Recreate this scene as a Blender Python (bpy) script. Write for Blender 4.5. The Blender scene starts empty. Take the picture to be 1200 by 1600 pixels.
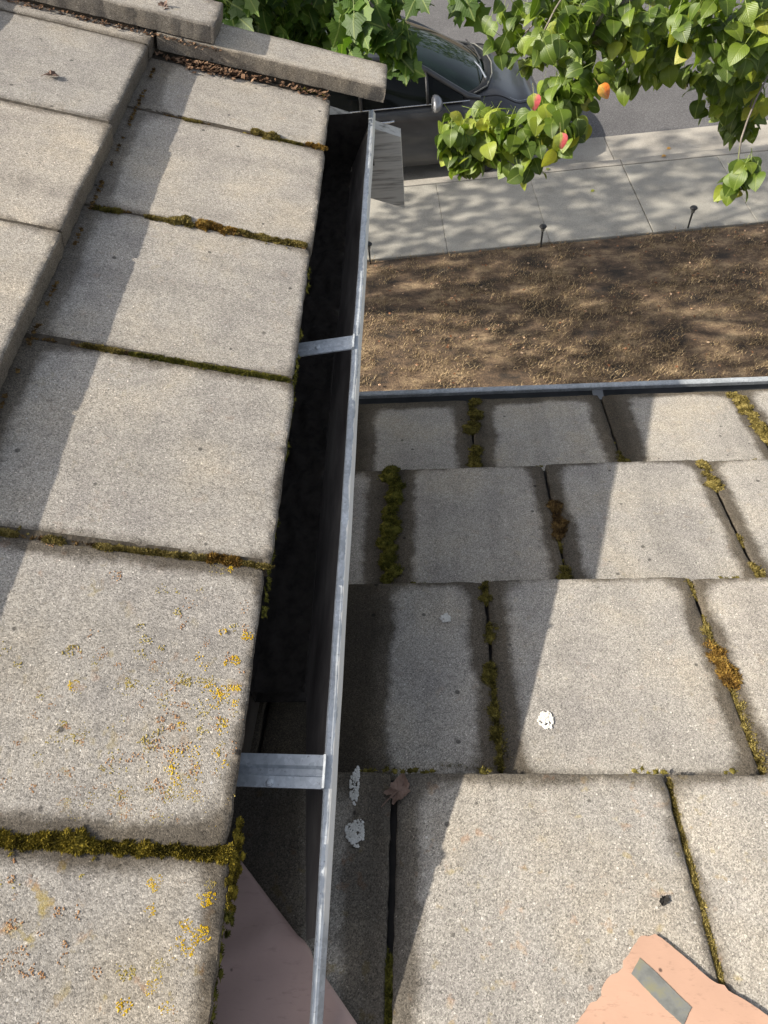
import bpy, math, random
from mathutils import Vector, Matrix, noise as mnoise
rnd = random.Random(7)
SC = bpy.context.scene
COL = SC.collection
R = math.radians
H = 5.1                      # lens height above the lawn; coordinates below are relative to the lens, x along the eave, y to the street

# ------------------------------------------------------------------ camera
cam = bpy.data.cameras.new('camera'); camo = bpy.data.objects.new('camera', cam); COL.objects.link(camo)
yaw, pitch, roll = R(-7.30), R(54.61), R(-7.386)
fw = Vector((math.sin(yaw)*math.cos(pitch), math.cos(yaw)*math.cos(pitch), -math.sin(pitch)))
rt = fw.cross(Vector((0, 0, 1))).normalized(); upv = rt.cross(fw)
rr = math.cos(roll)*rt + math.sin(roll)*upv; uu = -math.sin(roll)*rt + math.cos(roll)*upv
camo.matrix_world = Matrix(((rr.x, uu.x, -fw.x, 0), (rr.y, uu.y, -fw.y, 0), (rr.z, uu.z, -fw.z, H), (0, 0, 0, 1)))
cam.sensor_fit = 'VERTICAL'; cam.sensor_height = 24; cam.lens = 24*1109/1600
cam.clip_start = 0.02; cam.clip_end = 1500
SC.camera = camo
# ------------------------------------------------------------------ sky and sun
LDIR = Vector((0.82, 0.09, -0.57)).normalized()
SUN_EL = math.asin(-LDIR.z); SUN_AZ = math.atan2(-LDIR.x, -LDIR.y)
w = bpy.data.worlds.new('World'); SC.world = w; w.use_nodes = True
wn = w.node_tree.nodes; bg = wn['Background']
sky = wn.new('ShaderNodeTexSky'); sky.sky_type = 'NISHITA'; sky.sun_disc = False
sky.sun_elevation = SUN_EL; sky.sun_rotation = SUN_AZ; sky.air_density = 0.8; sky.dust_density = 3.0; sky.ozone_density = 0.4
hs = wn.new('ShaderNodeHueSaturation'); hs.inputs['Saturation'].default_value = 0.5      # sky colour desaturated to take blue out of the shade
w.node_tree.links.new(sky.outputs[0], hs.inputs['Color']); w.node_tree.links.new(hs.outputs[0], bg.inputs[0]); bg.inputs[1].default_value = 0.12
sl = bpy.data.lights.new('sun', 'SUN'); sl.energy = 4.4; sl.angle = R(0.6); sl.color = (1, 0.92, 0.80)
so = bpy.data.objects.new('sun', sl); COL.objects.link(so); so.location = (-20, 0, 20)
so.rotation_euler = LDIR.to_track_quat('-Z', 'Y').to_euler()
SC.view_settings.view_transform = 'Standard'; SC.view_settings.look = 'None'
SC.view_settings.exposure = 0.82; SC.view_settings.gamma = 1.0; SC.view_settings.use_curve_mapping = False

# ------------------------------------------------------------------ material helpers
class NT:
    def __init__(s, name):
        s.m = bpy.data.materials.new(name); s.m.use_nodes = True
        s.t = s.m.node_tree; s.b = s.t.nodes['Principled BSDF']; s.out = s.t.nodes['Material Output']
    def n(s, typ, **kw):
        x = s.t.nodes.new('ShaderNode'+typ)
        for k, v in kw.items(): setattr(x, k, v)
        return x
    def l(s, a, b): s.t.links.new(a, b)
    def put(s, sock, v):
        if isinstance(v, bpy.types.NodeSocket): s.l(v, sock)
        elif isinstance(v, (tuple, list)) and len(v) == 3 and sock.type == 'RGBA': sock.default_value = (*v, 1)
        else: sock.default_value = v
    def math(s, op, a, b=0.0, c=0.0, clamp=False):
        x = s.n('Math', operation=op, use_clamp=clamp)
        for i, v in enumerate((a, b, c)): s.put(x.inputs[i], v)
        return x.outputs[0]
    def coord(s, rand=True):
        tc = s.n('TexCoord')
        if not rand: return tc.outputs['Object']
        oi = s.n('ObjectInfo'); v = s.n('VectorMath', operation='ADD'); c = s.n('CombineXYZ')
        k = s.math('MULTIPLY', oi.outputs['Random'], 37.0)
        for i in range(3): s.l(k, c.inputs[i])
        s.l(tc.outputs['Object'], v.inputs[0]); s.l(c.outputs[0], v.inputs[1])
        return v.outputs[0]
    def noise(s, vec, scale, detail=3, rough=0.55, dist=0.0):
        x = s.n('TexNoise'); s.l(vec, x.inputs['Vector'])
        x.inputs['Scale'].default_value = scale; x.inputs['Detail'].default_value = detail
        x.inputs['Roughness'].default_value = rough; x.inputs['Distortion'].default_value = dist
        return x.outputs['Fac']
    def voro(s, vec, scale, feature='F1'):
        x = s.n('TexVoronoi', feature=feature); s.l(vec, x.inputs['Vector']); x.inputs['Scale'].default_value = scale
        return x
    def stretch(s, vec, sc):
        x = s.n('VectorMath', operation='MULTIPLY'); s.l(vec, x.inputs[0]); x.inputs[1].default_value = sc
        return x.outputs[0]
    def ramp(s, fac, stops, interp='LINEAR'):
        x = s.n('ValToRGB'); s.l(fac, x.inputs[0]); e = x.color_ramp.elements; x.color_ramp.interpolation = interp
        while len(e) < len(stops): e.new(0.5)
        for i, (p, c) in enumerate(stops):
            e[i].position = p; e[i].color = (*c, 1) if isinstance(c, tuple) else (c, c, c, 1)
        return x.outputs[0]
    def rng(s, v, a, b, c=0.0, d=1.0, smooth=True):
        x = s.n('MapRange', interpolation_type='SMOOTHSTEP' if smooth else 'LINEAR')
        s.put(x.inputs[0], v)
        for i, q in enumerate((a, b, c, d)): s.put(x.inputs[i+1], q)
        return x.outputs[0]
    def mix(s, f, a, b, mode='MIX'):
        x = s.n('Mix', data_type='RGBA', blend_type=mode)
        s.put(x.inputs[0], f); s.put(x.inputs[6], a); s.put(x.inputs[7], b)
        return x.outputs[2]
    def bump(s, h, strength=0.5, dist=0.002, normal=None):
        x = s.n('Bump'); s.l(h, x.inputs['Height']); x.inputs['Strength'].default_value = strength
        x.inputs['Distance'].default_value = dist
        if normal: s.l(normal, x.inputs['Normal'])
        return x.outputs[0]
    def attr(s, name):
        x = s.n('Attribute', attribute_type='OBJECT', attribute_name=name); return x.outputs['Fac']
    def uv(s, name):
        x = s.n('UVMap', uv_map=name); p = s.n('SeparateXYZ'); s.l(x.outputs[0], p.inputs[0]); return p.outputs[0], p.outputs[1]
    def fin(s, color=None, rough=0.8, metal=0.0, normal=None, spec=None):
        if color is not None: s.put(s.b.inputs['Base Color'], color)
        s.put(s.b.inputs['Roughness'], rough); s.put(s.b.inputs['Metallic'], metal)
        if normal: s.l(normal, s.b.inputs['Normal'])
        if spec is not None: s.b.inputs['Specular IOR Level'].default_value = spec
        return s.m

def mat_tile(name, tint, damp):
    t = NT(name); v = t.coord()
    vo = t.voro(v, 760.0)
    grain = t.ramp(vo.outputs['Color'], [(0.0, 0.13), (0.3, 0.27), (0.62, 0.37), (0.92, 0.50), (1.0, 0.95)])
    v2 = t.voro(v, 2000.0)
    fine = t.ramp(v2.outputs['Color'], [(0.0, 0.55), (0.5, 1.0), (1.0, 1.42)])
    col = t.mix(1.0, grain, fine, 'MULTIPLY')
    blot = t.ramp(t.noise(v, 6.5, 5, 0.62), [(0.28, (0.80, 0.79, 0.80)), (0.5, (1.0, 0.985, 0.96)), (0.75, (1.13, 1.06, 0.94))])
    col = t.mix(1.0, col, blot, 'MULTIPLY')
    blot2 = t.ramp(t.noise(v, 34.0, 4, 0.65), [(0.3, 0.90), (0.5, 1.0), (0.72, 1.06)])
    col = t.mix(1.0, col, blot2, 'MULTIPLY')
    oi = t.n('ObjectInfo'); col = t.mix(1.0, col, t.ramp(t.math('FRACT', t.math('MULTIPLY', oi.outputs['Random'], 7.31)), [(0.0, (0.90, 0.91, 0.93)), (0.5, (1.0, 1.0, 1.0)), (1.0, (1.07, 1.04, 1.0))]), 'MULTIPLY')
    streak = t.ramp(t.noise(t.stretch(v, (26, 2.2, 1)), 1.0, 4, 0.6), [(0.32, 0.88), (0.52, 1.0), (0.75, 1.05)]); col = t.mix(1.0, col, streak, 'MULTIPLY')
    col = t.mix(1.0, col, tint, 'MULTIPLY')
    # rust coloured algae freckles
    fr = t.math('MULTIPLY', t.rng(t.noise(v, 58.0, 3, 0.55), 0.585, 0.70), t.rng(t.noise(v, 9.0, 2), 0.36, 0.52))
    fr = t.math('MULTIPLY', fr, t.attr('freckle'))
    fr = t.math('MULTIPLY', fr, t.rng(v2.outputs['Distance'], 0.9, 0.2, 0.35, 1.0))
    yf = t.noise(t.stretch(v, (1.0, 1.0, 1.0)), 21.0, 2); col = t.mix(t.math('MULTIPLY', fr, 0.85), col, t.ramp(yf, [(0.45, (0.40, 0.20, 0.09)), (0.55, (0.40, 0.30, 0.06))]))
    # small dark specks
    sp = t.voro(v, 30.0); sd = t.math('MULTIPLY', t.rng(sp.outputs['Distance'], 0.115, 0.075), t.rng(sp.outputs['Color'], 0.60, 0.66))
    col = t.mix(t.math('MULTIPLY', sd, 0.75), col, (0.05, 0.045, 0.04))
    # white grains
    wg = t.voro(v, 62.0); wd = t.math('MULTIPLY', t.rng(wg.outputs['Distance'], 0.10, 0.06), t.rng(wg.outputs['Color'], 0.62, 0.68))
    col = t.mix(t.math('MULTIPLY', wd, 0.8), col, (0.66, 0.63, 0.58))
    # damp dirty margins along the joints
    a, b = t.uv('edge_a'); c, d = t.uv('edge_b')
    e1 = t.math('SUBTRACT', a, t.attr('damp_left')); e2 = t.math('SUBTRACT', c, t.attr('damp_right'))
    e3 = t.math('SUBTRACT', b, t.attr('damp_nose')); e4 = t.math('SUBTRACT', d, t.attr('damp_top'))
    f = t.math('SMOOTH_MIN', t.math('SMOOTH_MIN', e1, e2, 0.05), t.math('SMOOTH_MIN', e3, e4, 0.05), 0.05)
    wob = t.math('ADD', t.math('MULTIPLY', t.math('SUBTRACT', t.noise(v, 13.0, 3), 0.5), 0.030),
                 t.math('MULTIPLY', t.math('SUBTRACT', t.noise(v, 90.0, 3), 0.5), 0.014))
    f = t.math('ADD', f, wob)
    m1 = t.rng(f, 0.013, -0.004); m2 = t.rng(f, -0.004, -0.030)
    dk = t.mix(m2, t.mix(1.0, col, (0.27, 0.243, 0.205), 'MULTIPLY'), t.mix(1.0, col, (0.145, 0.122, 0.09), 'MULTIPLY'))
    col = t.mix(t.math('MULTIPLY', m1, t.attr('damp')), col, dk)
    h = t.math('ADD', t.math('MULTIPLY', vo.outputs['Distance'], -1.0), t.math('MULTIPLY', v2.outputs['Distance'], -0.5))
    h = t.math('ADD', h, t.math('MULTIPLY', t.noise(v, 420.0, 2), 0.9))
    return t.fin(col, 0.9, 0, t.bump(h, 0.3, 0.0011), 0.25)

def mat_basic(name, c1, c2, scale=20.0, rough=0.8, metal=0.0, bumps=0.3, bd=0.002, sv=None, detail=4, c3=None, rand=True, spec=None):
    t = NT(name); v = t.coord(rand)
    if sv: v = t.stretch(v, sv)
    n = t.noise(v, scale, detail, 0.6)
    st = [(0.3, c1), (0.7, c2)] if c3 is None else [(0.28, c1), (0.5, c2), (0.72, c3)]
    return t.fin(t.ramp(n, st), rough, metal, t.bump(n, bumps, bd), spec)

def mat_zinc(name, paint=False):
    t = NT(name); v = t.coord(False)
    vo = t.voro(v, 260.0); n = t.noise(v, 30, 4)
    c = t.ramp(vo.outputs['Color'], [(0.0, (0.42, 0.455, 0.48)), (1.0, (0.60, 0.635, 0.66))])
    c = t.mix(1.0, c, t.ramp(n, [(0.3, 0.72), (0.7, 1.1)]), 'MULTIPLY')
    sp = t.rng(t.noise(v, 210, 3, 0.7), 0.62, 0.72)
    c = t.mix(t.math('MULTIPLY', sp, 0.6), c, (0.12, 0.12, 0.12))
    metal = 0.35; rough = 0.5
    if paint:
        p = t.n('SeparateXYZ'); t.l(v, p.inputs[0])
        sy = t.stretch(v, (1, 0.35, 1))
        x = t.math('ADD', p.outputs[0], t.math('MULTIPLY', t.math('SUBTRACT', t.noise(sy, 42, 5, 0.65), 0.5), 0.014))
        k = t.math('MULTIPLY', t.rng(x, 0.0452, 0.0460), t.rng(p.outputs[1], -0.65, -0.625))
        c = t.mix(k, c, (0.78, 0.76, 0.70))
        metal = t.math('MULTIPLY', t.math('SUBTRACT', 1.0, k), 0.35)
    return t.fin(c, rough, metal, t.bump(t.noise(v, 150, 3), 0.15, 0.001))

def mat_leaf(name, c1, c2, c3, trans=0.35, rough=0.43):
    t = NT(name); g = t.n('NewGeometry'); oi = t.n('ObjectInfo')
    r = t.math('FRACT', t.math('ADD', g.outputs['Random Per Island'], oi.outputs['Random']))
    c = t.ramp(r, [(0.0, c1), (0.55, c2), (1.0, c3)])
    a, b = t.uv('leaf')
    vein = t.rng(t.math('ABSOLUTE', t.math('SUBTRACT', a, 0.5)), 0.035, 0.0)
    side = t.math('ABSOLUTE', t.math('SINE', t.math('ADD', t.math('MULTIPLY', b, 26.0), t.math('MULTIPLY', t.math('ABSOLUTE', t.math('SUBTRACT', a, 0.5)), -34.0))))
    sv = t.rng(side, 0.16, 0.0)
    c = t.mix(t.math('MULTIPLY', vein, 0.5), c, (0.30, 0.36, 0.10))
    c = t.mix(t.math('MULTIPLY', sv, 0.22), c, (0.24, 0.33, 0.07))
    nz = t.noise(t.coord(), 45, 3)
    c = t.mix(1.0, c, t.ramp(nz, [(0.3, 0.75), (0.7, 1.2)]), 'MULTIPLY')
    t.fin(c, rough, 0, t.bump(t.math('ADD', side, t.math('MULTIPLY', vein, -2.0)), 0.25, 0.002))
    tr = t.n('BsdfTranslucent'); t.l(t.mix(1.0, c, (1.35, 1.5, 0.7), 'MULTIPLY'), tr.inputs[0])
    ms = t.n('MixShader'); ms.inputs[0].default_value = trans
    t.l(t.b.outputs[0], ms.inputs[1]); t.l(tr.outputs[0], ms.inputs[2]); t.l(ms.outputs[0], t.out.inputs[0])
    return t.m

def mat_turning(name, c1, c2):
    t = NT(name); a, b = t.uv('leaf'); v = t.coord()
    k = t.rng(t.math('ADD', t.math('ADD', t.math('MULTIPLY', b, 0.35), a), t.math('MULTIPLY', t.noise(v, 55, 4), 0.5)), 0.86, 1.02)
    c = t.mix(k, c1, c2); c = t.mix(1.0, c, t.ramp(t.noise(v, 110, 4), [(0.3, 0.7), (0.7, 1.25)]), 'MULTIPLY')
    vein = t.rng(t.math('ABSOLUTE', t.math('SUBTRACT', a, 0.5)), 0.03, 0.0)
    return t.fin(t.mix(t.math('MULTIPLY', vein, 0.5), c, (0.5, 0.42, 0.2)), 0.4)

def mat_moss(name, c1, c2, c3):
    t = NT(name); g = t.n('NewGeometry'); v = t.coord()
    r = t.math('ADD', t.math('MULTIPLY', g.outputs['Random Per Island'], 0.55), t.math('MULTIPLY', t.rng(t.noise(v, 75, 3), 0.3, 0.7), 0.5))
    return t.fin(t.ramp(r, [(0.1, c1), (0.5, c2), (0.9, c3)]), 0.95, 0, None, 0.1)

M = {}
M['tile_u'] = mat_tile('concrete_tile_pale', (1.20, 1.115, 0.985), 1)
M['tile_l'] = mat_tile('concrete_tile_grey', (1.05, 0.99, 0.89), 1)
M['zinc'] = mat_zinc('galvanised_steel'); M['zinc_lip'] = mat_zinc('galvanised_lip_with_old_paint', True)
M['dark_zinc'] = mat_basic('dark_grey_painted_metal', (0.10, 0.11, 0.12), (0.17, 0.18, 0.19), 12, 0.5, 0.2)
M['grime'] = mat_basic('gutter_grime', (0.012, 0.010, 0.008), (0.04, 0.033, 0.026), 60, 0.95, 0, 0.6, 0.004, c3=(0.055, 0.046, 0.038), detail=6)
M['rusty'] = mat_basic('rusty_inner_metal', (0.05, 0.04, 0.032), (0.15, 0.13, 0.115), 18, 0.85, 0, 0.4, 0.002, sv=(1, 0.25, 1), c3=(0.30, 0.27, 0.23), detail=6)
M['dirt'] = mat_basic('joint_dirt', (0.03, 0.024, 0.016), (0.09, 0.072, 0.05), 120, 0.95, 0, 0.8, 0.003)
M['deck'] = mat_basic('roof_felt', (0.010, 0.009, 0.008), (0.03, 0.026, 0.022), 40, 0.95)
M['wood'] = mat_basic('weathered_white_wood', (0.13, 0.12, 0.105), (0.60, 0.58, 0.525), 26, 0.8, 0, 0.7, 0.002, sv=(0.35, 3, 4.5), detail=6, c3=(0.66, 0.64, 0.58))
M['fascia'] = mat_basic('brown_fascia_wood', (0.03, 0.025, 0.02), (0.09, 0.075, 0.06), 14, 0.9)
M['stucco'] = mat_basic('cream_stucco', (0.50, 0.46, 0.38), (0.60, 0.55, 0.46), 70, 0.9, 0, 0.6, 0.004)

def mat_sheet(name, base, dark, spots=0.5):
    t = NT(name); v = t.coord(False)
    n = t.noise(v, 9, 5, 0.6); n2 = t.noise(t.stretch(v, (1, 3.2, 1)), 55, 5, 0.7)
    c = t.ramp(n, [(0.3, tuple(x*0.86 for x in base)), (0.7, tuple(min(1, x*1.07) for x in base))])
    c = t.mix(t.math('MULTIPLY', t.rng(n2, 0.55, 0.72), spots), c, dark)
    vs = t.voro(v, 55); k = t.math('MULTIPLY', t.rng(vs.outputs['Distance'], 0.14, 0.07), t.rng(vs.outputs['Color'], 0.60, 0.66))
    c = t.mix(t.math('MULTIPLY', k, 0.8), c, (0.03, 0.02, 0.018))
    return t.fin(c, 0.55, 0, t.bump(n2, 0.2, 0.001), 0.3)
M['salmon'] = mat_sheet('salmon_painted_metal', (0.50, 0.315, 0.225), (0.30, 0.19, 0.135), 0.8)
M['pink'] = mat_sheet('dusty_pink_metal', (0.52, 0.365, 0.31), (0.34, 0.24, 0.20), 0.5)
M['tape'] = mat_basic('grey_bare_metal_strip', (0.13, 0.135, 0.125), (0.19, 0.195, 0.18), 90, 0.6, 0.1, 0.3, 0.0006, c3=(0.23, 0.22, 0.13))
MOSS = {'o': mat_moss('moss_olive', (0.03, 0.027, 0.008), (0.115, 0.098, 0.024), (0.25, 0.21, 0.055)),
        'y': mat_moss('moss_straw', (0.045, 0.034, 0.010), (0.17, 0.135, 0.038), (0.36, 0.29, 0.10)),
        'a': mat_moss('moss_amber', (0.045, 0.026, 0.008), (0.18, 0.10, 0.022), (0.36, 0.24, 0.06)),
        'g': mat_moss('moss_golden_green', (0.03, 0.025, 0.006), (0.125, 0.098, 0.014), (0.32, 0.245, 0.035)),
        'd': mat_moss('moss_deep_green', (0.028, 0.029, 0.006), (0.10, 0.098, 0.018), (0.21, 0.19, 0.04)),
        'b': mat_moss('moss_brown', (0.03, 0.018, 0.009), (0.10, 0.062, 0.025), (0.20, 0.13, 0.05))}
M['lich_y'] = mat_moss('lichen_yellow', (0.36, 0.22, 0.01), (0.56, 0.36, 0.015), (0.66, 0.47, 0.04))
M['lich_g'] = mat_moss('lichen_mustard', (0.24, 0.18, 0.05), (0.36, 0.28, 0.08), (0.44, 0.37, 0.13))
M['lich_o'] = mat_moss('lichen_rust', (0.28, 0.15, 0.075), (0.38, 0.22, 0.11), (0.44, 0.28, 0.16))
M['white_crust'] = mat_moss('white_crust', (0.55, 0.54, 0.48), (0.68, 0.66, 0.60), (0.8, 0.79, 0.74))
M['dryleaf'] = mat_basic('dry_brown_leaf', (0.11, 0.065, 0.045), (0.24, 0.16, 0.12), 60, 0.8, 0, 0.4, 0.002)
M['litter'] = mat_moss('leaf_litter', (0.035, 0.02, 0.013), (0.13, 0.075, 0.045), (0.30, 0.20, 0.13))
M['pear'] = mat_leaf('pear_leaf', (0.055, 0.095, 0.012), (0.105, 0.165, 0.017), (0.20, 0.265, 0.030))
M['pear_y'] = mat_leaf('pear_leaf_yellowing', (0.24, 0.30, 0.03), (0.32, 0.37, 0.05), (0.38, 0.36, 0.06))
M['pear_r'] = mat_turning('pear_leaf_red', (0.20, 0.24, 0.035), (0.46, 0.085, 0.085))
M['pear_o'] = mat_turning('pear_leaf_orange', (0.55, 0.30, 0.05), (0.72, 0.20, 0.03))
M['maple'] = mat_leaf('maple_leaf', (0.035, 0.080, 0.008), (0.06, 0.125, 0.011), (0.10, 0.175, 0.018), 0.35, 0.58)
M['bark'] = mat_basic('grey_bark', (0.10, 0.085, 0.07), (0.24, 0.21, 0.18), 40, 0.9, 0, 0.8, 0.004, sv=(1, 1, 0.3))

# ------------------------------------------------------------------ object helpers
REL = {}
def link(o, parent=None, loc=(0, 0, 0)):
    loc = Vector(loc); REL[o.name] = loc
    COL.objects.link(o)
    if parent is None: o.location = loc + Vector((0, 0, H))
    else: o.parent = parent; o.location = loc - REL[parent.name]
    return o
def tag(o, label=None, cat=None, group=None, kind=None):
    if label: o['label'] = label
    if cat: o['category'] = cat
    if group: o['group'] = group
    if kind: o['kind'] = kind
    return o
def empty(name, loc, label=None, cat=None, group=None):
    o = bpy.data.objects.new(name, None); o.empty_display_size = 0.1
    link(o, None, loc); return tag(o, label, cat, group)
def mesh(name, verts, faces, mats, parent=None, loc=None, smooth=False, mi=None, uvs=None):
    if loc is None: loc = REL[parent.name] if parent else Vector((0, 0, 0))
    loc = Vector(loc)
    me = bpy.data.meshes.new(name)
    me.from_pydata([tuple(Vector(v)-loc) for v in verts], [], faces)
    for m in (mats if isinstance(mats, (list, tuple)) else [mats]): me.materials.append(m)
    if mi: me.polygons.foreach_set('material_index', mi)
    if smooth: me.polygons.foreach_set('use_smooth', [True]*len(me.polygons))
    if uvs:
        for nm, uv in uvs.items():
            l = me.uv_layers.new(name=nm)
            vi = [0]*len(me.loops); me.loops.foreach_get('vertex_index', vi)
            l.data.foreach_set('uv', [c for i in vi for c in uv[i]])
    me.update()
    return link(bpy.data.objects.new(name, me), parent, loc)
class MB:
    def __init__(s): s.v = []; s.f = []; s.mi = []; s.uv = []
    def add(s, vs, fs, m=0, uv=None):
        o = len(s.v); s.v += [tuple(q) for q in vs]; s.f += [tuple(i+o for i in f) for f in fs]; s.mi += [m]*len(fs)
        s.uv += uv if uv else [(0.5, 0.5)]*len(vs)
    def box(s, lo, hi, m=0):
        x0, y0, z0 = lo; x1, y1, z1 = hi
        s.add([(x0,y0,z0),(x1,y0,z0),(x1,y1,z0),(x0,y1,z0),(x0,y0,z1),(x1,y0,z1),(x1,y1,z1),(x0,y1,z1)],
              [(0,3,2,1),(4,5,6,7),(0,1,5,4),(1,2,6,5),(2,3,7,6),(3,0,4,7)], m)
    def prism(s, poly, ext, m=0):           # polygon of 3-D points swept by vector ext, closed
        n = len(poly); e = Vector(ext); p = [Vector(q) for q in poly]
        s.add(p+[q+e for q in p], [tuple(range(n))[::-1], tuple(range(n, 2*n))]+[(i, (i+1) % n, n+(i+1) % n, n+i) for i in range(n)], m)
    def tube(s, pts, rad, sides=6, m=0, cap=True):
        pts = [Vector(p) for p in pts]
        if not isinstance(rad, (list, tuple)): rad = [rad]*len(pts)
        vs = []; fs = []; ref = Vector((0.3, 0.2, 0.93))
        for i, p in enumerate(pts):
            d = (pts[min(i+1, len(pts)-1)]-pts[max(i-1, 0)]).normalized()
            a = d.cross(ref)
            if a.length < 0.05: a = d.cross(Vector((1, 0, 0)))
            a.normalize(); b = d.cross(a)
            for k in range(sides):
                t = 2*math.pi*k/sides; vs.append(p+(a*math.cos(t)+b*math.sin(t))*rad[i])
        for i in range(len(pts)-1):
            for k in range(sides):
                k2 = (k+1) % sides; fs.append((i*sides+k, i*sides+k2, (i+1)*sides+k2, (i+1)*sides+k))
        if cap: fs += [tuple(range(sides))[::-1], tuple(range((len(pts)-1)*sides, len(pts)*sides))]
        s.add(vs, fs, m)
    def lathe(s, c, prof, sides=20, m=0):
        vs = []; fs = []
        for r, z in prof:
            for k in range(sides):
                t = 2*math.pi*k/sides; vs.append((c[0]+r*math.cos(t), c[1]+r*math.sin(t), c[2]+z))
        for i in range(len(prof)-1):
            for k in range(sides):
                k2 = (k+1) % sides; fs.append((i*sides+k, i*sides+k2, (i+1)*sides+k2, (i+1)*sides+k))
        s.add(vs, fs, m)
    def grid(s, fn, nu, nv, m=0, flip=False):
        vs = [fn(i/(nu-1), j/(nv-1)) for i in range(nu) for j in range(nv)]
        fs = [(i*nv+j, (i+1)*nv+j, (i+1)*nv+j+1, i*nv+j+1) for i in range(nu-1) for j in range(nv-1)]
        if flip: fs = [f[::-1] for f in fs]
        s.add(vs, fs, m)
    def make(s, name, mats, parent=None, loc=None, smooth=False, uv=False):
        return mesh(name, s.v, s.f, mats, parent, loc, smooth, s.mi, {'leaf': s.uv} if uv else None)

# ------------------------------------------------------------------ roof frames
A1, A2 = R(16.47), R(12.89)
class Slope:                                   # tile plane: (s down the slope, a along the eave, offset d under the lens)
    def __init__(s, axis, ang):
        c, q = math.cos(ang), math.sin(ang)
        if axis == 'x': s.D = Vector((c, 0, -q)); s.A = Vector((0, 1, 0)); s.N = Vector((q, 0, c))
        else: s.D = Vector((0, c, -q)); s.A = Vector((1, 0, 0)); s.N = Vector((0, q, c))
        s.axis = axis; s.c = c; s.q = q
    def p(s, down, along, d): return s.D*down + s.A*along - s.N*d
    def at(s, h, along, d):                    # from the horizontal coordinate across the eave
        return s.p((h + s.q*d)/s.c, along, d)
    def down(s, h, d): return (h + s.q*d)/s.c
UP = Slope('x', A1); LOW = Slope('y', A2)
TH = 0.030

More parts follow.
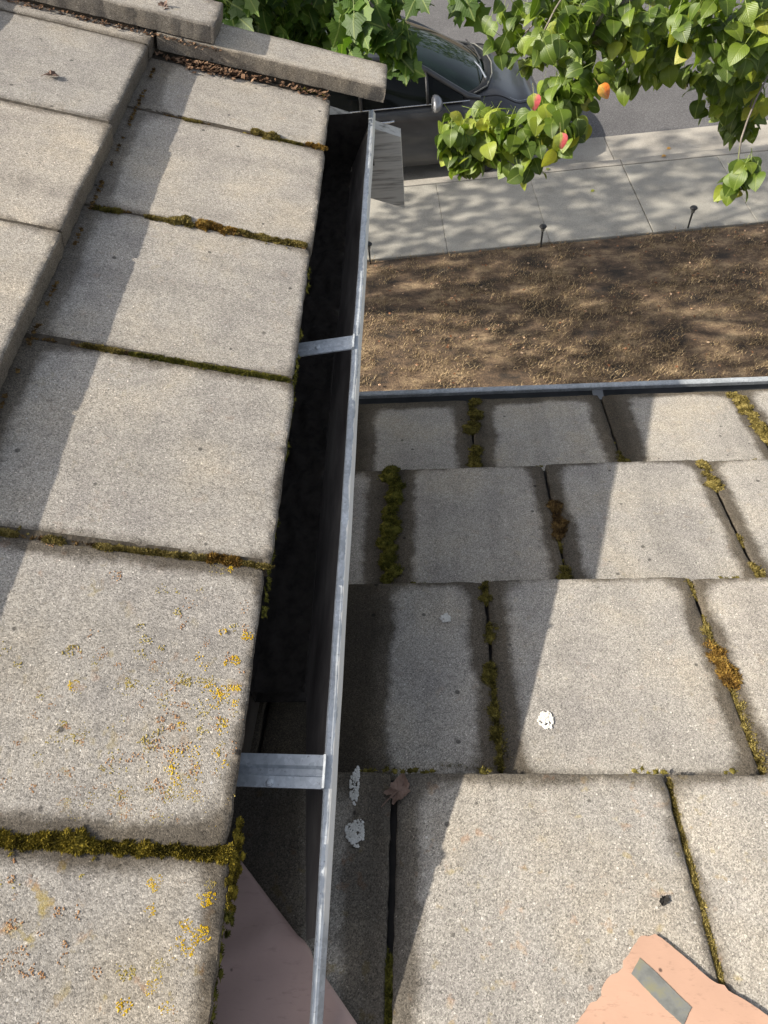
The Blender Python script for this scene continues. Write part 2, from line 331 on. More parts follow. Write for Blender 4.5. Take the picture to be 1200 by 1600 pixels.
def roof_tile(sl, parent, mat, a0, a1, nose, tail, d, damp=(0.012, 0.012, 0.010, 0.012), strength=0.85, freckle=0.15, expo=0.335, seed=0, n=30, name='roof_tile', round_=0.0025, th=TH):
    """one interlocking flat concrete tile; a0..a1 along the eave, nose..tail down-slope coordinates (nose > tail)"""
    W = a1-a0; L = nose-tail
    def lines(T, k):
        e = [0, 0.0007, 0.0022, 0.010]
        mid = [0.010+(T-0.020)*i/k for i in range(1, k)]
        return e+mid+[T-0.010, T-0.0022, T-0.0007, T]
    U = lines(W, max(6, int(n*W/0.3))); V = lines(L, max(6, int(n*L/0.3)))
    ctr = sl.p((nose+tail)/2, (a0+a1)/2, d)
    nu, nv = len(U), len(V); vs = []; ea = []; eb = []
    q = Vector((seed*3.7, seed*1.3, seed*0.71))
    def bev(t):
        return 0.0019*(1-min(t, 0.0022)/0.0022)**2
    for i, u in enumerate(U):
        for j, v in enumerate(V):
            du = min(u, W-u); dv = min(v, L-v)
            pu, pv = u, v
            k = max(0, 1-min(du, dv)/0.02)
            p0 = Vector((u, v, 0))
            nz = (mnoise.noise((p0+q)*55)*0.0014 + mnoise.noise((p0+q)*220)*0.0011 + mnoise.noise((p0+q)*14)*0.0006)
            if k > 0:
                if du <= dv: pu += nz*k*(1 if u < W/2 else -1)
                if dv <= du: pv += nz*k*(1 if v < L/2 else -1)
            if du < 0.02 and dv < 0.02:                     # rounded corners
                cu = round_*(1-du/0.02)*(1-dv/0.02)
                pu += cu*(1 if u < W/2 else -1); pv += cu*(1 if v < L/2 else -1)
            z = -bev(du) - bev(dv) + mnoise.noise((p0+q)*9)*0.0009 + mnoise.noise((p0+q)*150)*0.00045
            vs.append((pu-W/2, pv-L/2, z)); ea.append((pu, pv)); eb.append((W-pu, expo-pv))
    fs = [(i*nv+j, (i+1)*nv+j, (i+1)*nv+j+1, i*nv+j+1) for i in range(nu-1) for j in range(nv-1)]
    ring = [(i, 0) for i in range(nu)] + [(nu-1, j) for j in range(1, nv)] + [(i, nv-1) for i in range(nu-2, -1, -1)] + [(0, j) for j in range(nv-2, 0, -1)]
    prev = [i*nv+j for i, j in ring]; m = len(ring)
    for depth in (0.010, 0.020, th):
        st = len(vs)
        for t, (i, j) in enumerate(ring):
            x, y, z = vs[i*nv+j]
            nz = mnoise.noise((Vector((x, y, depth*3))+q)*160)*0.0016
            x += nz*(1 if x > 0 else -1) if i in (0, nu-1) else 0
            y += nz*(1 if y > 0 else -1) if j in (0, nv-1) else 0
            vs.append((x, y, -depth)); k_ = 0.006+0.6*depth           # the cut faces keep the dirt
            ea.append((ea[i*nv+j][0]-k_, ea[i*nv+j][1]-k_)); eb.append((eb[i*nv+j][0]-k_, eb[i*nv+j][1]))
        fs += [(prev[t], st+t, st+(t+1) % m, prev[(t+1) % m])[::-1] for t in range(m)]
        prev = list(range(st, st+m))
    fs.append(tuple(prev)[::-1])
    # local axes: x along the eave, y up the slope, z out of the roof
    X = sl.A if sl.axis == 'y' else -sl.A*-1
    Y = -sl.D; Z = sl.N
    flip = X.cross(Y).dot(Z) < 0
    if flip:
        X = -X; vs = [(-x, y, z) for x, y, z in vs]; fs = [f[::-1] for f in fs]
    me = bpy.data.meshes.new(name); me.from_pydata(vs, [], fs); me.materials.append(mat)
    me.polygons.foreach_set('use_smooth', [True]*len(me.polygons))
    vi = [0]*len(me.loops); me.loops.foreach_get('vertex_index', vi)
    for nm, arr in (('edge_a', ea), ('edge_b', eb)):
        l = me.uv_layers.new(name=nm); l.data.foreach_set('uv', [c for i in vi for c in arr[i]])
    me.validate(); me.set_sharp_from_angle(angle=R(32)); me.update()
    o = bpy.data.objects.new(name, me); link(o, parent, ctr)
    o.rotation_euler = Matrix((X, Y, Z)).transposed().to_euler()
    o['damp_left'], o['damp_right'], o['damp_nose'], o['damp_top'] = damp
    o['damp'] = strength; o['freckle'] = freckle
    RIBS.append((sl, a1, nose, tail, d))
    return o
RIBS = []
def ribs(parent, k=0.009, mt='deck'):
    b = MB()
    for sl, a, n0, t0, d in RIBS:
        b.prism([sl.p(n0-0.006, a-0.008, d+k), sl.p(n0-0.006, a+0.012, d+k), sl.p(n0-0.006, a+0.012, d+0.027), sl.p(n0-0.006, a-0.008, d+0.027)], sl.D*(t0-n0+0.012))
    RIBS.clear(); b.make('interlock_rib', M[mt], parent)

# ================================================================== GROUND AND STREET
GA = R(4.2); SD = Vector((math.cos(GA), math.sin(GA), 0)); ST = Vector((-math.sin(GA), math.cos(GA), 0)); SO = Vector((0, 8.77, -H))
def st(s, t, z=0.0): return SO + SD*s + ST*t + Vector((0, 0, z))
def strip(name, s0, s1, t0, t1, z, mat, parent=None, th=None):
    b = MB()
    if th is None: b.add([st(s0, t0, z), st(s1, t0, z), st(s1, t1, z), st(s0, t1, z)], [(0, 1, 2, 3)])
    else: b.prism([st(s0, t0, z-th), st(s0, t1, z-th), st(s1, t1, z-th), st(s1, t0, z-th)], (0, 0, th))
    return b.make(name, mat, parent, None if parent else st((s0+s1)/2 if abs(s1-s0) < 50 else 0, (t0+t1)/2 if abs(t1-t0) < 50 else 0, z))

def mat_concrete(name, base, stain=0.6):
    t = NT(name); v = t.coord()
    n = t.noise(v, 2.2, 6, 0.65); n2 = t.noise(v, 90, 4, 0.7)
    c = t.ramp(n, [(0.3, tuple(x*0.72 for x in base)), (0.55, base), (0.75, tuple(x*1.12 for x in base))])
    c = t.mix(1.0, c, t.ramp(n2, [(0.3, 0.72), (0.7, 1.18)]), 'MULTIPLY')
    sp = t.voro(v, 16); k = t.math('MULTIPLY', t.rng(sp.outputs['Distance'], 0.10, 0.05), t.rng(sp.outputs['Color'], 0.62, 0.7))
    c = t.mix(t.math('MULTIPLY', k, 0.7), c, (0.08, 0.065, 0.05))
    wv = t.voro(v, 9); k2 = t.math('MULTIPLY', t.rng(wv.outputs['Distance'], 0.07, 0.03), t.rng(wv.outputs['Color'], 0.62, 0.7))
    c = t.mix(t.math('MULTIPLY', k2, stain), c, (0.6, 0.58, 0.54))
    return t.fin(c, 0.9, 0, t.bump(n2, 0.4, 0.003))
M['walk'] = mat_concrete('sidewalk_concrete', (0.33, 0.315, 0.275))
M['pan'] = mat_concrete('gutter_pan_concrete', (0.36, 0.335, 0.29))
def mat_asphalt():
    t = NT('asphalt'); v = t.coord(False)
    n = t.noise(v, 0.9, 5, 0.6); n2 = t.voro(v, 130)
    c = t.ramp(n2.outputs['Color'], [(0, 0.055), (0.6, 0.10), (1, 0.19)])
    c = t.mix(1.0, c, t.ramp(n, [(0.3, (0.8, 0.78, 0.80)), (0.7, (1.15, 1.12, 1.13))]), 'MULTIPLY')
    return t.fin(c, 0.9, 0, t.bump(n2.outputs['Distance'], 0.5, 0.004))
M['asphalt'] = mat_asphalt()
M['earth'] = mat_basic('dry_earth', (0.09, 0.065, 0.04), (0.17, 0.13, 0.085), 1.5, 0.95, detail=8)
def mat_lawn():
    t = NT('parched_lawn_soil'); v = t.coord(False)
    n = t.noise(t.stretch(v, (0.8, 1.5, 1)), 2.6, 9, 0.72); n2 = t.noise(v, 60, 5, 0.7)
    c = t.ramp(n, [(0.38, (0.035, 0.026, 0.018)), (0.51, (0.135, 0.088, 0.052)), (0.66, (0.36, 0.26, 0.15))])
    c = t.mix(1.0, c, t.ramp(n2, [(0.3, 0.55), (0.7, 1.3)]), 'MULTIPLY')
    return t.fin(c, 0.95, 0, t.bump(n2, 0.9, 0.02))
M['lawn'] = mat_lawn()

g = MB(); g.add([(-600, -600, -H-0.16), (600, -600, -H-0.16), (600, 600, -H-0.16), (-600, 600, -H-0.16)], [(0, 1, 2, 3)])
tag(g.make('ground', M['earth'], None, (0, 0, -H-0.16)), kind='structure')
tag(strip('road', -300, 300, 0.93, 9.2, -0.125, M['asphalt']), kind='structure')
tag(strip('far_verge', -300, 300, 9.6, 60, 0.0, M['earth'], th=0.15), kind='structure')
tag(strip('far_kerb', -300, 300, 9.2, 9.596, 0.012, M['pan'], th=0.16), kind='structure')
# lawn: uneven sheet
lb = MB()
def lawn_pt(i, j):
    s = -9+20*i; t = -9.5+8.0*j
    e = 0 if j > 0.985 else 1
    return st(s, t, -0.012+e*(0.02*mnoise.noise(Vector((s*0.9, t*0.9, 3)))+0.012*mnoise.noise(Vector((s*5, t*5, 1)))))
lb.grid(lawn_pt, 120, 60)
tag(lb.make('lawn', M['lawn'], None, st(1, -4, 0), True), kind='structure')
# sidewalk slabs cut by joints
walk = tag(strip('sidewalk', -12.0, 14.0, -1.47, -0.004, -0.03, M['deck']), kind='structure')
for k in range(-9, 11):
    jg = 0.006 if k in (2, 5, -1, 8, -4) else 0.002; jh = 0.006 if k+1 in (2, 5, -1, 8, -4) else 0.002; s0 = 0.10+1.2*k+jg; s1 = 0.10+1.2*(k+1)-jh
    b = MB(); z0 = rnd.uniform(-0.001, 0.001)
    o = [(s0, -1.47), (s1, -1.47), (s1, -0.006), (s0, -0.006)]; e = 0.004
    low = [st(a, t, -0.05) for a, t in o]; mid = [st(a, t, z0-0.005) for a, t in o]
    top = [st(a+(e if a == s0 else -e), t+(e if t < -1 else -e), z0) for a, t in o]
    b.add(low+mid+top, [(0,1,5,4),(1,2,6,5),(2,3,7,6),(3,0,4,7),(4,5,9,8),(5,6,10,9),(6,7,11,10),(7,4,8,11),(8,9,10,11)])
    b.make('slab', M['walk'], walk, st((s0+s1)/2, -0.75, 0))
# kerb with gutter pan, cast in lengths
kerb = tag(strip('kerb', -12, 14, 0.004, 0.93, -0.16, M['deck']), kind='structure')
for k in range(-4, 5):
    s0 = 2.50+3.0*k+0.006; s1 = s0+2.988
    prof = [(0.006, -0.2), (0.006, 0.0), (0.012, 0.005), (0.125, 0.003), (0.15, -0.006), (0.175, -0.085), (0.20, -0.112), (0.60, -0.122), (0.945, -0.118), (0.95, -0.2)]
    b = MB(); b.prism([st(s0, t, z) for t, z in prof], SD*(s1-s0))
    b.make('kerb_length', M['pan'], kerb, st((s0+s1)/2, 0.4, 0))

# dry grass
gb = MB(); M['straw'] = mat_moss('straw_grass', (0.06, 0.044, 0.027), (0.215, 0.153, 0.085), (0.47, 0.36, 0.21))
for i in range(80000):
    s = rnd.uniform(-2.2, 5.6); t = -1.45-rnd.random()*2.9
    dens = mnoise.noise(Vector((s*1.3, t*1.3, 9)))+0.9*mnoise.noise(Vector((s*4.0, t*6.0, 2)))
    if dens < rnd.uniform(-0.45, 0.35): continue
    if t > -1.50 and rnd.random() < 0.5: continue
    b0 = st(s, t, -0.01); a = rnd.uniform(0, 6.28); ln = rnd.uniform(0.015, 0.05); lean = rnd.uniform(0.8, 1.55)
    dx = Vector((math.cos(a), math.sin(a), 0)); wv = Vector((-dx.y, dx.x, 0))*rnd.uniform(0.002, 0.0045)
    tip = b0 + dx*ln*math.sin(lean) + Vector((0, 0, ln*math.cos(lean)+0.012))
    gb.add([b0-wv, b0+wv, tip], [(0, 1, 2)])
tag(gb.make('dry_grass', M['straw'], None, st(1.5, -2.5)), 'sparse straw coloured dead grass over the brown lawn', 'grass', kind='stuff')
lt = MB()
for i in range(500):
    s = rnd.uniform(-2, 5.4); t = -1.5-abs(rnd.gauss(0, 1.2)) if rnd.random() < 0.6 else rnd.uniform(-4.3, -1.5)
    c = st(s, t, 0.02); a = rnd.uniform(0, 6.28); r = rnd.uniform(0.008, 0.022)
    dx = Vector((math.cos(a), math.sin(a), rnd.uniform(-0.3, 0.3)))*r; dy = Vector((-math.sin(a), math.cos(a), rnd.uniform(-0.4, 0.4)))*r*0.7
    lt.add([c-dx, c-dy, c+dx, c+dy], [(0, 1, 2, 3)])
M['litter2'] = mat_moss('fallen_leaf_bits', (0.07, 0.03, 0.015), (0.22, 0.10, 0.05), (0.48, 0.36, 0.24))
tag(lt.make('leaf_litter', M['litter2'], None, st(1.5, -2.5)), 'scattered brown leaf bits lying in the dead lawn', 'leaf litter', kind='stuff')

# ================================================================== UPPER ROOF
upper = empty('upper_roof', UP.at(-0.195, 0.7, 0.72), 'pale grey concrete tile roof on the left sloping down to the long galvanised gutter', 'roof')
JU = [1.328, 1.022, 0.715, 0.4145, 0.1135, -0.19, -0.49, -0.79]
NU = UP.down(-0.195, 0.72)                      # nose of the eave course
tops = [1.53]+JU
eave_damp = [(0.002, 0.003, 0.002, 0.02, .6, .15), (0.003, 0.003, 0.001, 0.003, .65, .1), (0.004, 0.003, 0.001, 0.003, .7, .15), (0.006, 0.006, 0.001, 0.003, .85, .15),
             (0.016, 0.012, 0.003, 0.003, .9, .4), (0.034, 0.010, 0.014, 0.003, .92, 1.0), (0.016, 0.030, 0.030, 0.003, .92, 1.0), (0.02, 0.02, 0.02, 0.003, .9, 0.8)]
for i in range(len(tops)-1):
    a1, a0 = tops[i]-0.0022, tops[i+1]+0.0022
    if i >= len(eave_damp): continue
    dl = eave_damp[i]
    o = roof_tile(UP, upper, M['tile_u'], a0, a1, NU+(0.0, 0.003, 0, 0.004, -0.002, 0.003, -0.012, 0)[i], NU-0.415, 0.72+(0, -0.001, 0.001, 0, -0.001, 0.001, 0.004, 0)[i],
              (dl[0], dl[1], dl[2], dl[3]), dl[4], dl[5], 0.335, i+1, 44)
for r in range(1, 5):
    d = 0.72-0.033*r; nose = UP.down(-0.526, 0.687)-0.34*(r-1)
    off = 0.0 if r % 2 == 0 else 0.155
    js = [1.625, 1.505, 1.206, 0.902, 0.59, 0.283, -0.02, -0.32, -0.62, -0.85] if r % 2 else [1.625, 1.335, 1.03, 0.72, 0.415, 0.112, -0.19, -0.49, -0.79]
    for i in range(len(js)-1):
        roof_tile(UP, upper, M['tile_u'], js[i+1]+0.0022, js[i]-0.0022, nose+rnd.uniform(-0.003, 0.003), nose-0.415, d+rnd.uniform(-0.001, 0.001),
                  (0.002, 0.002, 0.001, 0.003), 0.7, 0.08, 0.34, 20+r*10+i, 30 if r < 2 else 16, round_=0.0006)
ribs(upper, 0.0008, 'dirt')
# rake caps along the far edge
capm = M['tile_u']
cap2 = roof_tile(UP, upper, capm, 1.543, 1.650, UP.down(-0.080, 0.68), UP.down(-0.52, 0.68), 0.680, (0.004, 0.004, 0.004, -0.3), 0.6, 0.1, 0.4, 91, 34, 'rake_cap', 0.001, 0.030)
cap1 = roof_tile(UP, upper, capm, 1.545, 1.662, UP.down(-0.403, 0.646), UP.down(-0.86, 0.646), 0.646, (0.004, 0.004, 0.004, -0.3), 0.6, 0.2, 0.4, 92, 34, 'rake_cap', 0.0015, 0.031)
cap0 = roof_tile(UP, upper, capm, 1.545, 1.662, UP.down(-0.74, 0.612), UP.down(-1.2, 0.612), 0.612, (0.004, 0.004, 0.004, -0.3), 0.6, 0.1, 0.4, 93, 20, 'rake_cap', 0.0015, 0.031)
RIBS.clear()
# deck and timber under the tiles
b = MB()
def up_deck(s, a, k): return UP.p(s, a, 0.786+0.0836*(s-NU)+k)
b.prism([up_deck(NU-0.035, -0.85, 0), up_deck(NU-0.035, 1.60, 0), up_deck(NU-1.75, 1.60, 0), up_deck(NU-1.75, -0.85, 0)], UP.N*-0.018)
b.make('roof_deck', M['deck'], upper)
b = MB(); b.prism([(-0.242, -0.85, -0.742), (-0.242, -0.85, -0.93), (-0.262, -0.85, -0.93), (-0.262, -0.85, -0.742)], (0, 2.44, 0))
b.make('fascia_board', M['fascia'], upper)
for xa, xb, d0, d1 in ((-0.56, -0.205, 0.757, 0.712), (-1.25, -0.565, 0.70, 0.6795)):
    b = MB(); b.prism([UP.p(UP.down(xb, 0.72), 1.552, d0), UP.p(UP.down(xb, 0.72), 1.598, d0), UP.p(UP.down(xb, 0.72), 1.598, d1), UP.p(UP.down(xb, 0.72), 1.552, d1)], UP.D*(UP.down(xa, 0.72)-UP.down(xb, 0.72)))
    b.make('rake_batten', M['dirt'], upper)
# barge board running down the rake, its plumb-cut end showing beyond the gutter
sl_b = 0.385
def bz(x): return -0.816-sl_b*(x+0.059)
b = MB(); xs = [-0.059, -1.85]
poly = [(xs[0], 1.60, bz(xs[0])), (xs[0], 1.60, bz(xs[0])-0.172), (xs[1], 1.60, bz(xs[1])-0.172), (xs[1], 1.60, bz(xs[1]))]
b.prism(poly, (0, 0.038, 0))
tag(b.make('barge_board', M['wood'], upper), 'weathered white board end sticking out past the gutter')

# ---------------------------------------------------------------- upper gutter
gut = empty('upper_gutter', (-0.16, 0.7, -0.80), 'long galvanised box gutter with dark inside along the left roof edge', 'gutter')
Y0, Y1 = -0.75, 1.588
ny = 60
def wob(y): return 0.0016*mnoise.noise(Vector((y*3.1, 0, 5)))+0.0008*mnoise.noise(Vector((y*11, 0, 2)))
lipprof = [(-0.1240, -0.763), (-0.1240, -0.7495), (-0.1222, -0.7478), (-0.1160, -0.7480), (-0.1138, -0.7492), (-0.1100, -0.7560), (-0.1112, -0.7660), (-0.1145, -0.7640), (-0.1180, -0.7560), (-0.1210, -0.7540)]
b = MB(); n = len(lipprof); vs = []; fs = []
for i in range(ny+1):
    y = Y0+(Y1-Y0)*i/ny
    vs += [(x+wob(y)+(0.0035*max(0, min(1, (0.25-y)*5)) if x < -0.119 else 0), y, z+0.6*wob(y+7)) for x, z in lipprof]
for i in range(ny):
    fs += [(i*n+k, (i+1)*n+k, (i+1)*n+(k+1) % n, i*n+(k+1) % n) for k in range(n)]
fs += [tuple(range(n)), tuple(range(ny*n, ny*n+n))[::-1]]
b.add(vs, fs); b.make('rolled_lip', M['zinc_lip'], gut)
# front wall, its lower edge cut to follow the lower roof near the valley
def low_z(y): return -(0.774+LOW.q*y)/LOW.c
def wall_bottom(y): return max(-0.868, low_z(y)+0.008) if y < 0.33 else -0.868
b = MB(); vs = []; fs = []
YW = 0.055
for i in range(ny+1):
    y = YW+(Y1-YW)*i/ny; zb = min(wall_bottom(y), -0.776)
    for k in range(5):
        z = -0.765+(zb+0.765)*k/4
        x = -0.1195+(z+0.765)*0.53+0.003*mnoise.noise(Vector((y*4, z*9, 1)))
        vs.append((x, y, z))
for i in range(ny):
    fs += [(i*5+k, (i+1)*5+k, (i+1)*5+k+1, i*5+k+1) for k in range(4)]
m0 = len(vs); vs += [(x+0.0018, y, z-0.0008) for x, y, z in vs]
fs += [tuple(q+m0 for q in f)[::-1] for f in fs]
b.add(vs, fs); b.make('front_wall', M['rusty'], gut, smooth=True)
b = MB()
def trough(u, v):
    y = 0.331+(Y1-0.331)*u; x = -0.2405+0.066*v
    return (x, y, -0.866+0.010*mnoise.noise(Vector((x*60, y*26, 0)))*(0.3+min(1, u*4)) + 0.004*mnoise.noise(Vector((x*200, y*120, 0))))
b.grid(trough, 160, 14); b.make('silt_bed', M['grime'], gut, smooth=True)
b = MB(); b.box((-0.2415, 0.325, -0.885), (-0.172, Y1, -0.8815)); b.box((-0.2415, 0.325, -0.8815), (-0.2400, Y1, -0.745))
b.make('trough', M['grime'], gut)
b = MB(); b.box((-0.24, Y1-0.002, -0.87), (-0.122, Y1, -0.752)); b.make('end_cap', M['grime'], gut)
# hanger straps
def strap(y, wdt, skew, groove, z=-0.7465):
    b = MB(); x0, x1 = -0.236, -0.1222
    prof = [(-0.5, 0), (-0.5, 0.0022), (-0.17, 0.0022), (-0.10, -0.0022 if groove else 0.0042), (0.10, -0.0022 if groove else 0.0042), (0.17, 0.0022), (0.5, 0.0022), (0.5, 0), (0.12, -0.0035 if groove else 0.0), (-0.12, -0.0035 if groove else 0.0)]
    ring0 = [(x0, y+skew+u*wdt, z-0.006+h) for u, h in prof]; ring1 = [(x1, y+u*wdt, z-0.002+h) for u, h in prof]
    k = len(prof); b.add(ring0+ring1, [(i, (i+1) % k, k+(i+1) % k, k+i) for i in range(k)]+[tuple(range(k))[::-1], tuple(range(k, 2*k))])
    o = b.make('hanger_strap', M['zinc'], gut, (-0.18, y, z))
    b = MB(); b.box((x1-0.001, y-wdt*0.5, z-0.012), (x1+0.0015, y+wdt*0.5, z+0.0035)); b.make('strap_tab', M['zinc'], o)
    b = MB(); b.lathe((-0.178, y-wdt*0.32, z), [(0.004, -0.003), (0.004, 0.0012), (0.0025, 0.0022), (0, 0.0024)], 10); b.make('rivet', M['zinc'], o)
strap(0.852, 0.030, -0.012, False); strap(0.200, 0.034, 0.004, True); strap(-0.42, 0.034, 0.0, True)

# ================================================================== LOWER ROOF
lower = empty('lower_roof', LOW.at(0.7, 0.4, 0.85), 'grey mossy concrete tile roof on the right with dark damp tile margins', 'roof')
EX = 0.318
rows = [  # nose y, offset d, joints in view, damp (left right nose top)
    (1.124, 0.886, [-0.495, -0.205, 0.080, 0.3665, 0.655, 0.944, 1.233, 1.52, 1.81], (0.045, 0.042, 0.020, 0.004)),
    (0.853, 0.850, [-0.37, -0.079, 0.2045, 0.4965, 0.789, 1.08, 1.37, 1.66, 1.95], (0.036, 0.036, 0.006, 0.006)),
    (0.541, 0.812, [-0.535, -0.232, 0.0705, 0.374, 0.677, 0.98, 1.283, 1.586, 1.89], (0.030, 0.030, 0.004, 0.008)),
    (0.228, 0.774, [-0.665, -0.36, -0.0555, 0.2515, 0.556, 0.86, 1.165, 1.47, 1.775], (0.024, 0.010, 0.004, 0.014)),
    (-0.085, 0.737, [-0.52, -0.215, 0.09, 0.395, 0.70, 1.005, 1.31, 1.615, 1.92], (0.02, 0.02, 0.01, 0.01)),
    (-0.397, 0.700, [-0.665, -0.36, -0.055, 0.25, 0.555, 0.86, 1.165, 1.47, 1.775], (0.02, 0.02, 0.01, 0.01))]
special = {(0, 1): (0.075, 0.030, 0.022, 0.004), (0, 2): (0.040, 0.026, 0.020, 0.004), (0, 3): (0.048, 0.016, 0.010, 0.002), (0, 4): (0.022, 0.016, 0.008, 0.002),
           (1, 0): (0.10, 0.040, 0.004, 0.006), (1, 1): (0.034, 0.021, 0.001, 0.002), (1, 2): (0.024, 0.017, 0.001, 0.002), (1, 3): (0.018, 0.014, 0.001, 0.001),
           (2, 1): (0.158, 0.020, 0.003, 0.002), (2, 2): (0.024, 0.017, 0.001, 0.001), (2, 3): (0.013, 0.014, 0.001, 0.001),
           (3, 1): (0.215, 0.042, 0.016, 0.003), (3, 2): (0.022, 0.003, 0.010, 0.001), (3, 3): (0.002, 0.006, 0.005, 0.001)}  # wide left values darken the tiles along and below the upper gutter
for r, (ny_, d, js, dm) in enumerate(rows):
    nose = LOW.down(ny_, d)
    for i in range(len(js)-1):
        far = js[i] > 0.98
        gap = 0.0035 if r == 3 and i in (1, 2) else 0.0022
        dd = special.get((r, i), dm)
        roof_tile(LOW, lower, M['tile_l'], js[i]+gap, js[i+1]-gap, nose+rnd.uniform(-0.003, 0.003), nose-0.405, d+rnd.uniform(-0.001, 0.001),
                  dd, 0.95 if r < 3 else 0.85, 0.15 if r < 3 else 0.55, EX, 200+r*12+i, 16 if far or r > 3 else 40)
RIBS[:] = [q for q in RIBS if q[0] is LOW]; ribs(lower)
b = MB()
nL0 = LOW.down(1.124, 0.886)
def low_deck(s, a, k): return LOW.p(s, a, 0.965+0.1164*(s-nL0)+k)
b.prism([low_deck(nL0-0.02, -0.66, 0), low_deck(nL0-2.0, -0.66, 0), low_deck(nL0-2.0, 1.80, 0), low_deck(nL0-0.02, 1.80, 0)], LOW.N*-0.018)
b.make('roof_deck', M['deck'], lower)
b = MB(); b.box((-0.66, 1.085, -1.42), (1.80, 1.105, -1.215)); b.make('fascia_board', M['fascia'], lower)

# lower gutter
lg = empty('lower_gutter', (0.8, 1.18, -1.28), 'grey gutter across the far eave of the lower mossy roof', 'gutter')
gx0, gx1 = -0.62, 1.86
prof = [(1.107, -1.215), (1.107, -1.335), (1.185, -1.335), (1.213, -1.285), (1.213, -1.236), (1.2145, -1.233), (1.221, -1.232), (1.2225, -1.236), (1.2215, -1.246), (1.2155, -1.246), (1.2155, -1.287), (1.187, -1.338), (1.105, -1.338), (1.105, -1.215)]
b = MB(); b.prism([(gx0, y, z) for y, z in prof[:1]+prof[1:]], (gx1-gx0, 0, 0)); b.make('trough', M['dark_zinc'], lg)
b = MB(); lp = [(1.2105, -1.240), (1.2105, -1.2305), (1.2130, -1.2285), (1.2230, -1.2280), (1.2250, -1.231), (1.2245, -1.248), (1.2230, -1.248), (1.2230, -1.2315), (1.2125, -1.2310), (1.2120, -1.240)]
b.prism([(gx0-0.002, y, z) for y, z in lp], (gx1-gx0+0.004, 0, 0)); b.make('rolled_lip', M['zinc'], lg)
for x in (0.385, 1.20):
    b = MB(); b.box((x-0.012, 1.109, -1.2385), (x+0.012, 1.211, -1.2355)); b.make('hanger_strap', M['dark_zinc'], lg, (x, 1.16, -1.237))

# house walls under the eaves
b = MB(); b.box((-0.62, 0.62, -H-0.1), (1.75, 0.80, -1.36)); tag(b.make('house_wall', M['stucco'], None, (0.5, 0.7, -H)), 'cream stucco wall under the eave of the lower roof', 'wall')
b = MB(); b.prism([(-1.95, 1.25, -H-0.1), (-0.66, 1.25, -H-0.1), (-0.66, 1.25, -0.84), (-1.95, 1.25, -0.42)], (0, -0.18, 0)); tag(b.make('house_wall', M['stucco'], None, (-1.3, 1.2, -H)), 'cream stucco gable wall under the rake of the upper roof', 'wall')

# ================================================================== FLASHING AND SALMON SHEET
lerp_ = lambda a, b, t: a+(b-a)*t
E_ = [(-0.33, 0.235), (-0.27, 0.18), (-0.212, 0.124), (-0.18, 0.092), (-0.145, 0.058), (-0.138, 0.0535), (-0.131, 0.046), (-0.127, 0.037), (-0.109, 0.018), (-0.082, -0.011), (-0.03, -0.066), (0.02, -0.12)]
E2 = []
for (p, q) in zip(E_, E_[1:]):
    m_ = max(1, int(math.hypot(q[0]-p[0], q[1]-p[1])/0.008)); E2 += [(lerp_(p[0], q[0], i/m_), lerp_(p[1], q[1], i/m_)) for i in range(m_)]
E_ = E2+[E_[-1]]
K = 60; vs = []; fs = []
for k in range(K+1):
    for (x, y) in E_:
        q = k/K; xx = x-0.10*q; yy = y-0.34*q
        lift = 0.0035+max(0, -0.12-xx)*0.10
        u_ = -0.41*xx+0.91*yy
        rip = (0.0040*math.sin(u_*62+0.6)+0.0016*math.sin(u_*150+2)+0.0022*mnoise.noise(Vector((xx*22, yy*22, 3))))*min(1, q*14)
        dd = 0.774-0.003-lift-0.5*(rip+0.004)-abs(rip)*0.6
        if yy < -0.07: dd = min(dd, 0.7345)-0.002
        vs.append(LOW.at(yy, xx, dd))
n = len(E_)
for k in range(K):
    fs += [(k*n+i, (k+1)*n+i, (k+1)*n+i+1, k*n+i+1) for i in range(n-1)]
m0 = len(vs); vs2 = [v-LOW.N*0.0012 for v in vs]
b = MB(); b.add(vs+vs2, fs+[tuple(q+m0 for q in f)[::-1] for f in fs]+[(i, i+1, m0+i+1, m0+i) for i in range(n-1)])
tag(b.make('valley_flashing', M['pink'], None, LOW.at(0.03, -0.15, 0.77), True), 'dusty pink creased metal flashing passing under the near end of the galvanised gutter', 'flashing')

outl = [(0.1985, 0.0655), (0.1925, 0.0635), (0.1850, 0.0640), (0.1790, 0.0585), (0.1700, 0.0480), (0.1640, 0.0430), (0.1625, 0.0375), (0.1560, 0.0330), (0.1510, 0.0315), (0.1455, 0.0280), (0.1400, 0.0215), (0.1390, 0.0155), (0.1330, 0.0110), (0.1280, 0.0100), (0.1210, 0.0025), (0.1120, -0.0060), (0.07, -0.048),
        (0.05, -0.066), (0.05, -0.30), (0.56, -0.30), (0.50, -0.19), (0.40, -0.095), (0.335, -0.040), (0.2940, -0.0060), (0.2800, 0.0040), (0.2660, 0.0140), (0.2520, 0.0215), (0.2500, 0.0255), (0.2440, 0.0265), (0.2360, 0.0325), (0.2200, 0.0480), (0.2060, 0.0605)]
def dense(pl, step=0.003, amp=0.0006):
    o = []
    for i in range(len(pl)):
        a = Vector((*pl[i], 0)); c = Vector((*pl[(i+1) % len(pl)], 0)); k = max(1, int((c-a).length/step))
        for j in range(k):
            p = a.lerp(c, j/k); o.append((p.x+amp*mnoise.noise(p*400), p.y+amp*mnoise.noise(p*400+Vector((9, 9, 9)))))
    return o
def sal_d(x, y): return 0.7735-0.004 - (max(0, -y-0.03)*0.16)
od = dense(outl); b = MB()
top = [LOW.at(y, x, sal_d(x, y)) for x, y in od]; bot = [p-LOW.N*0.0014 for p in top]; n = len(od)
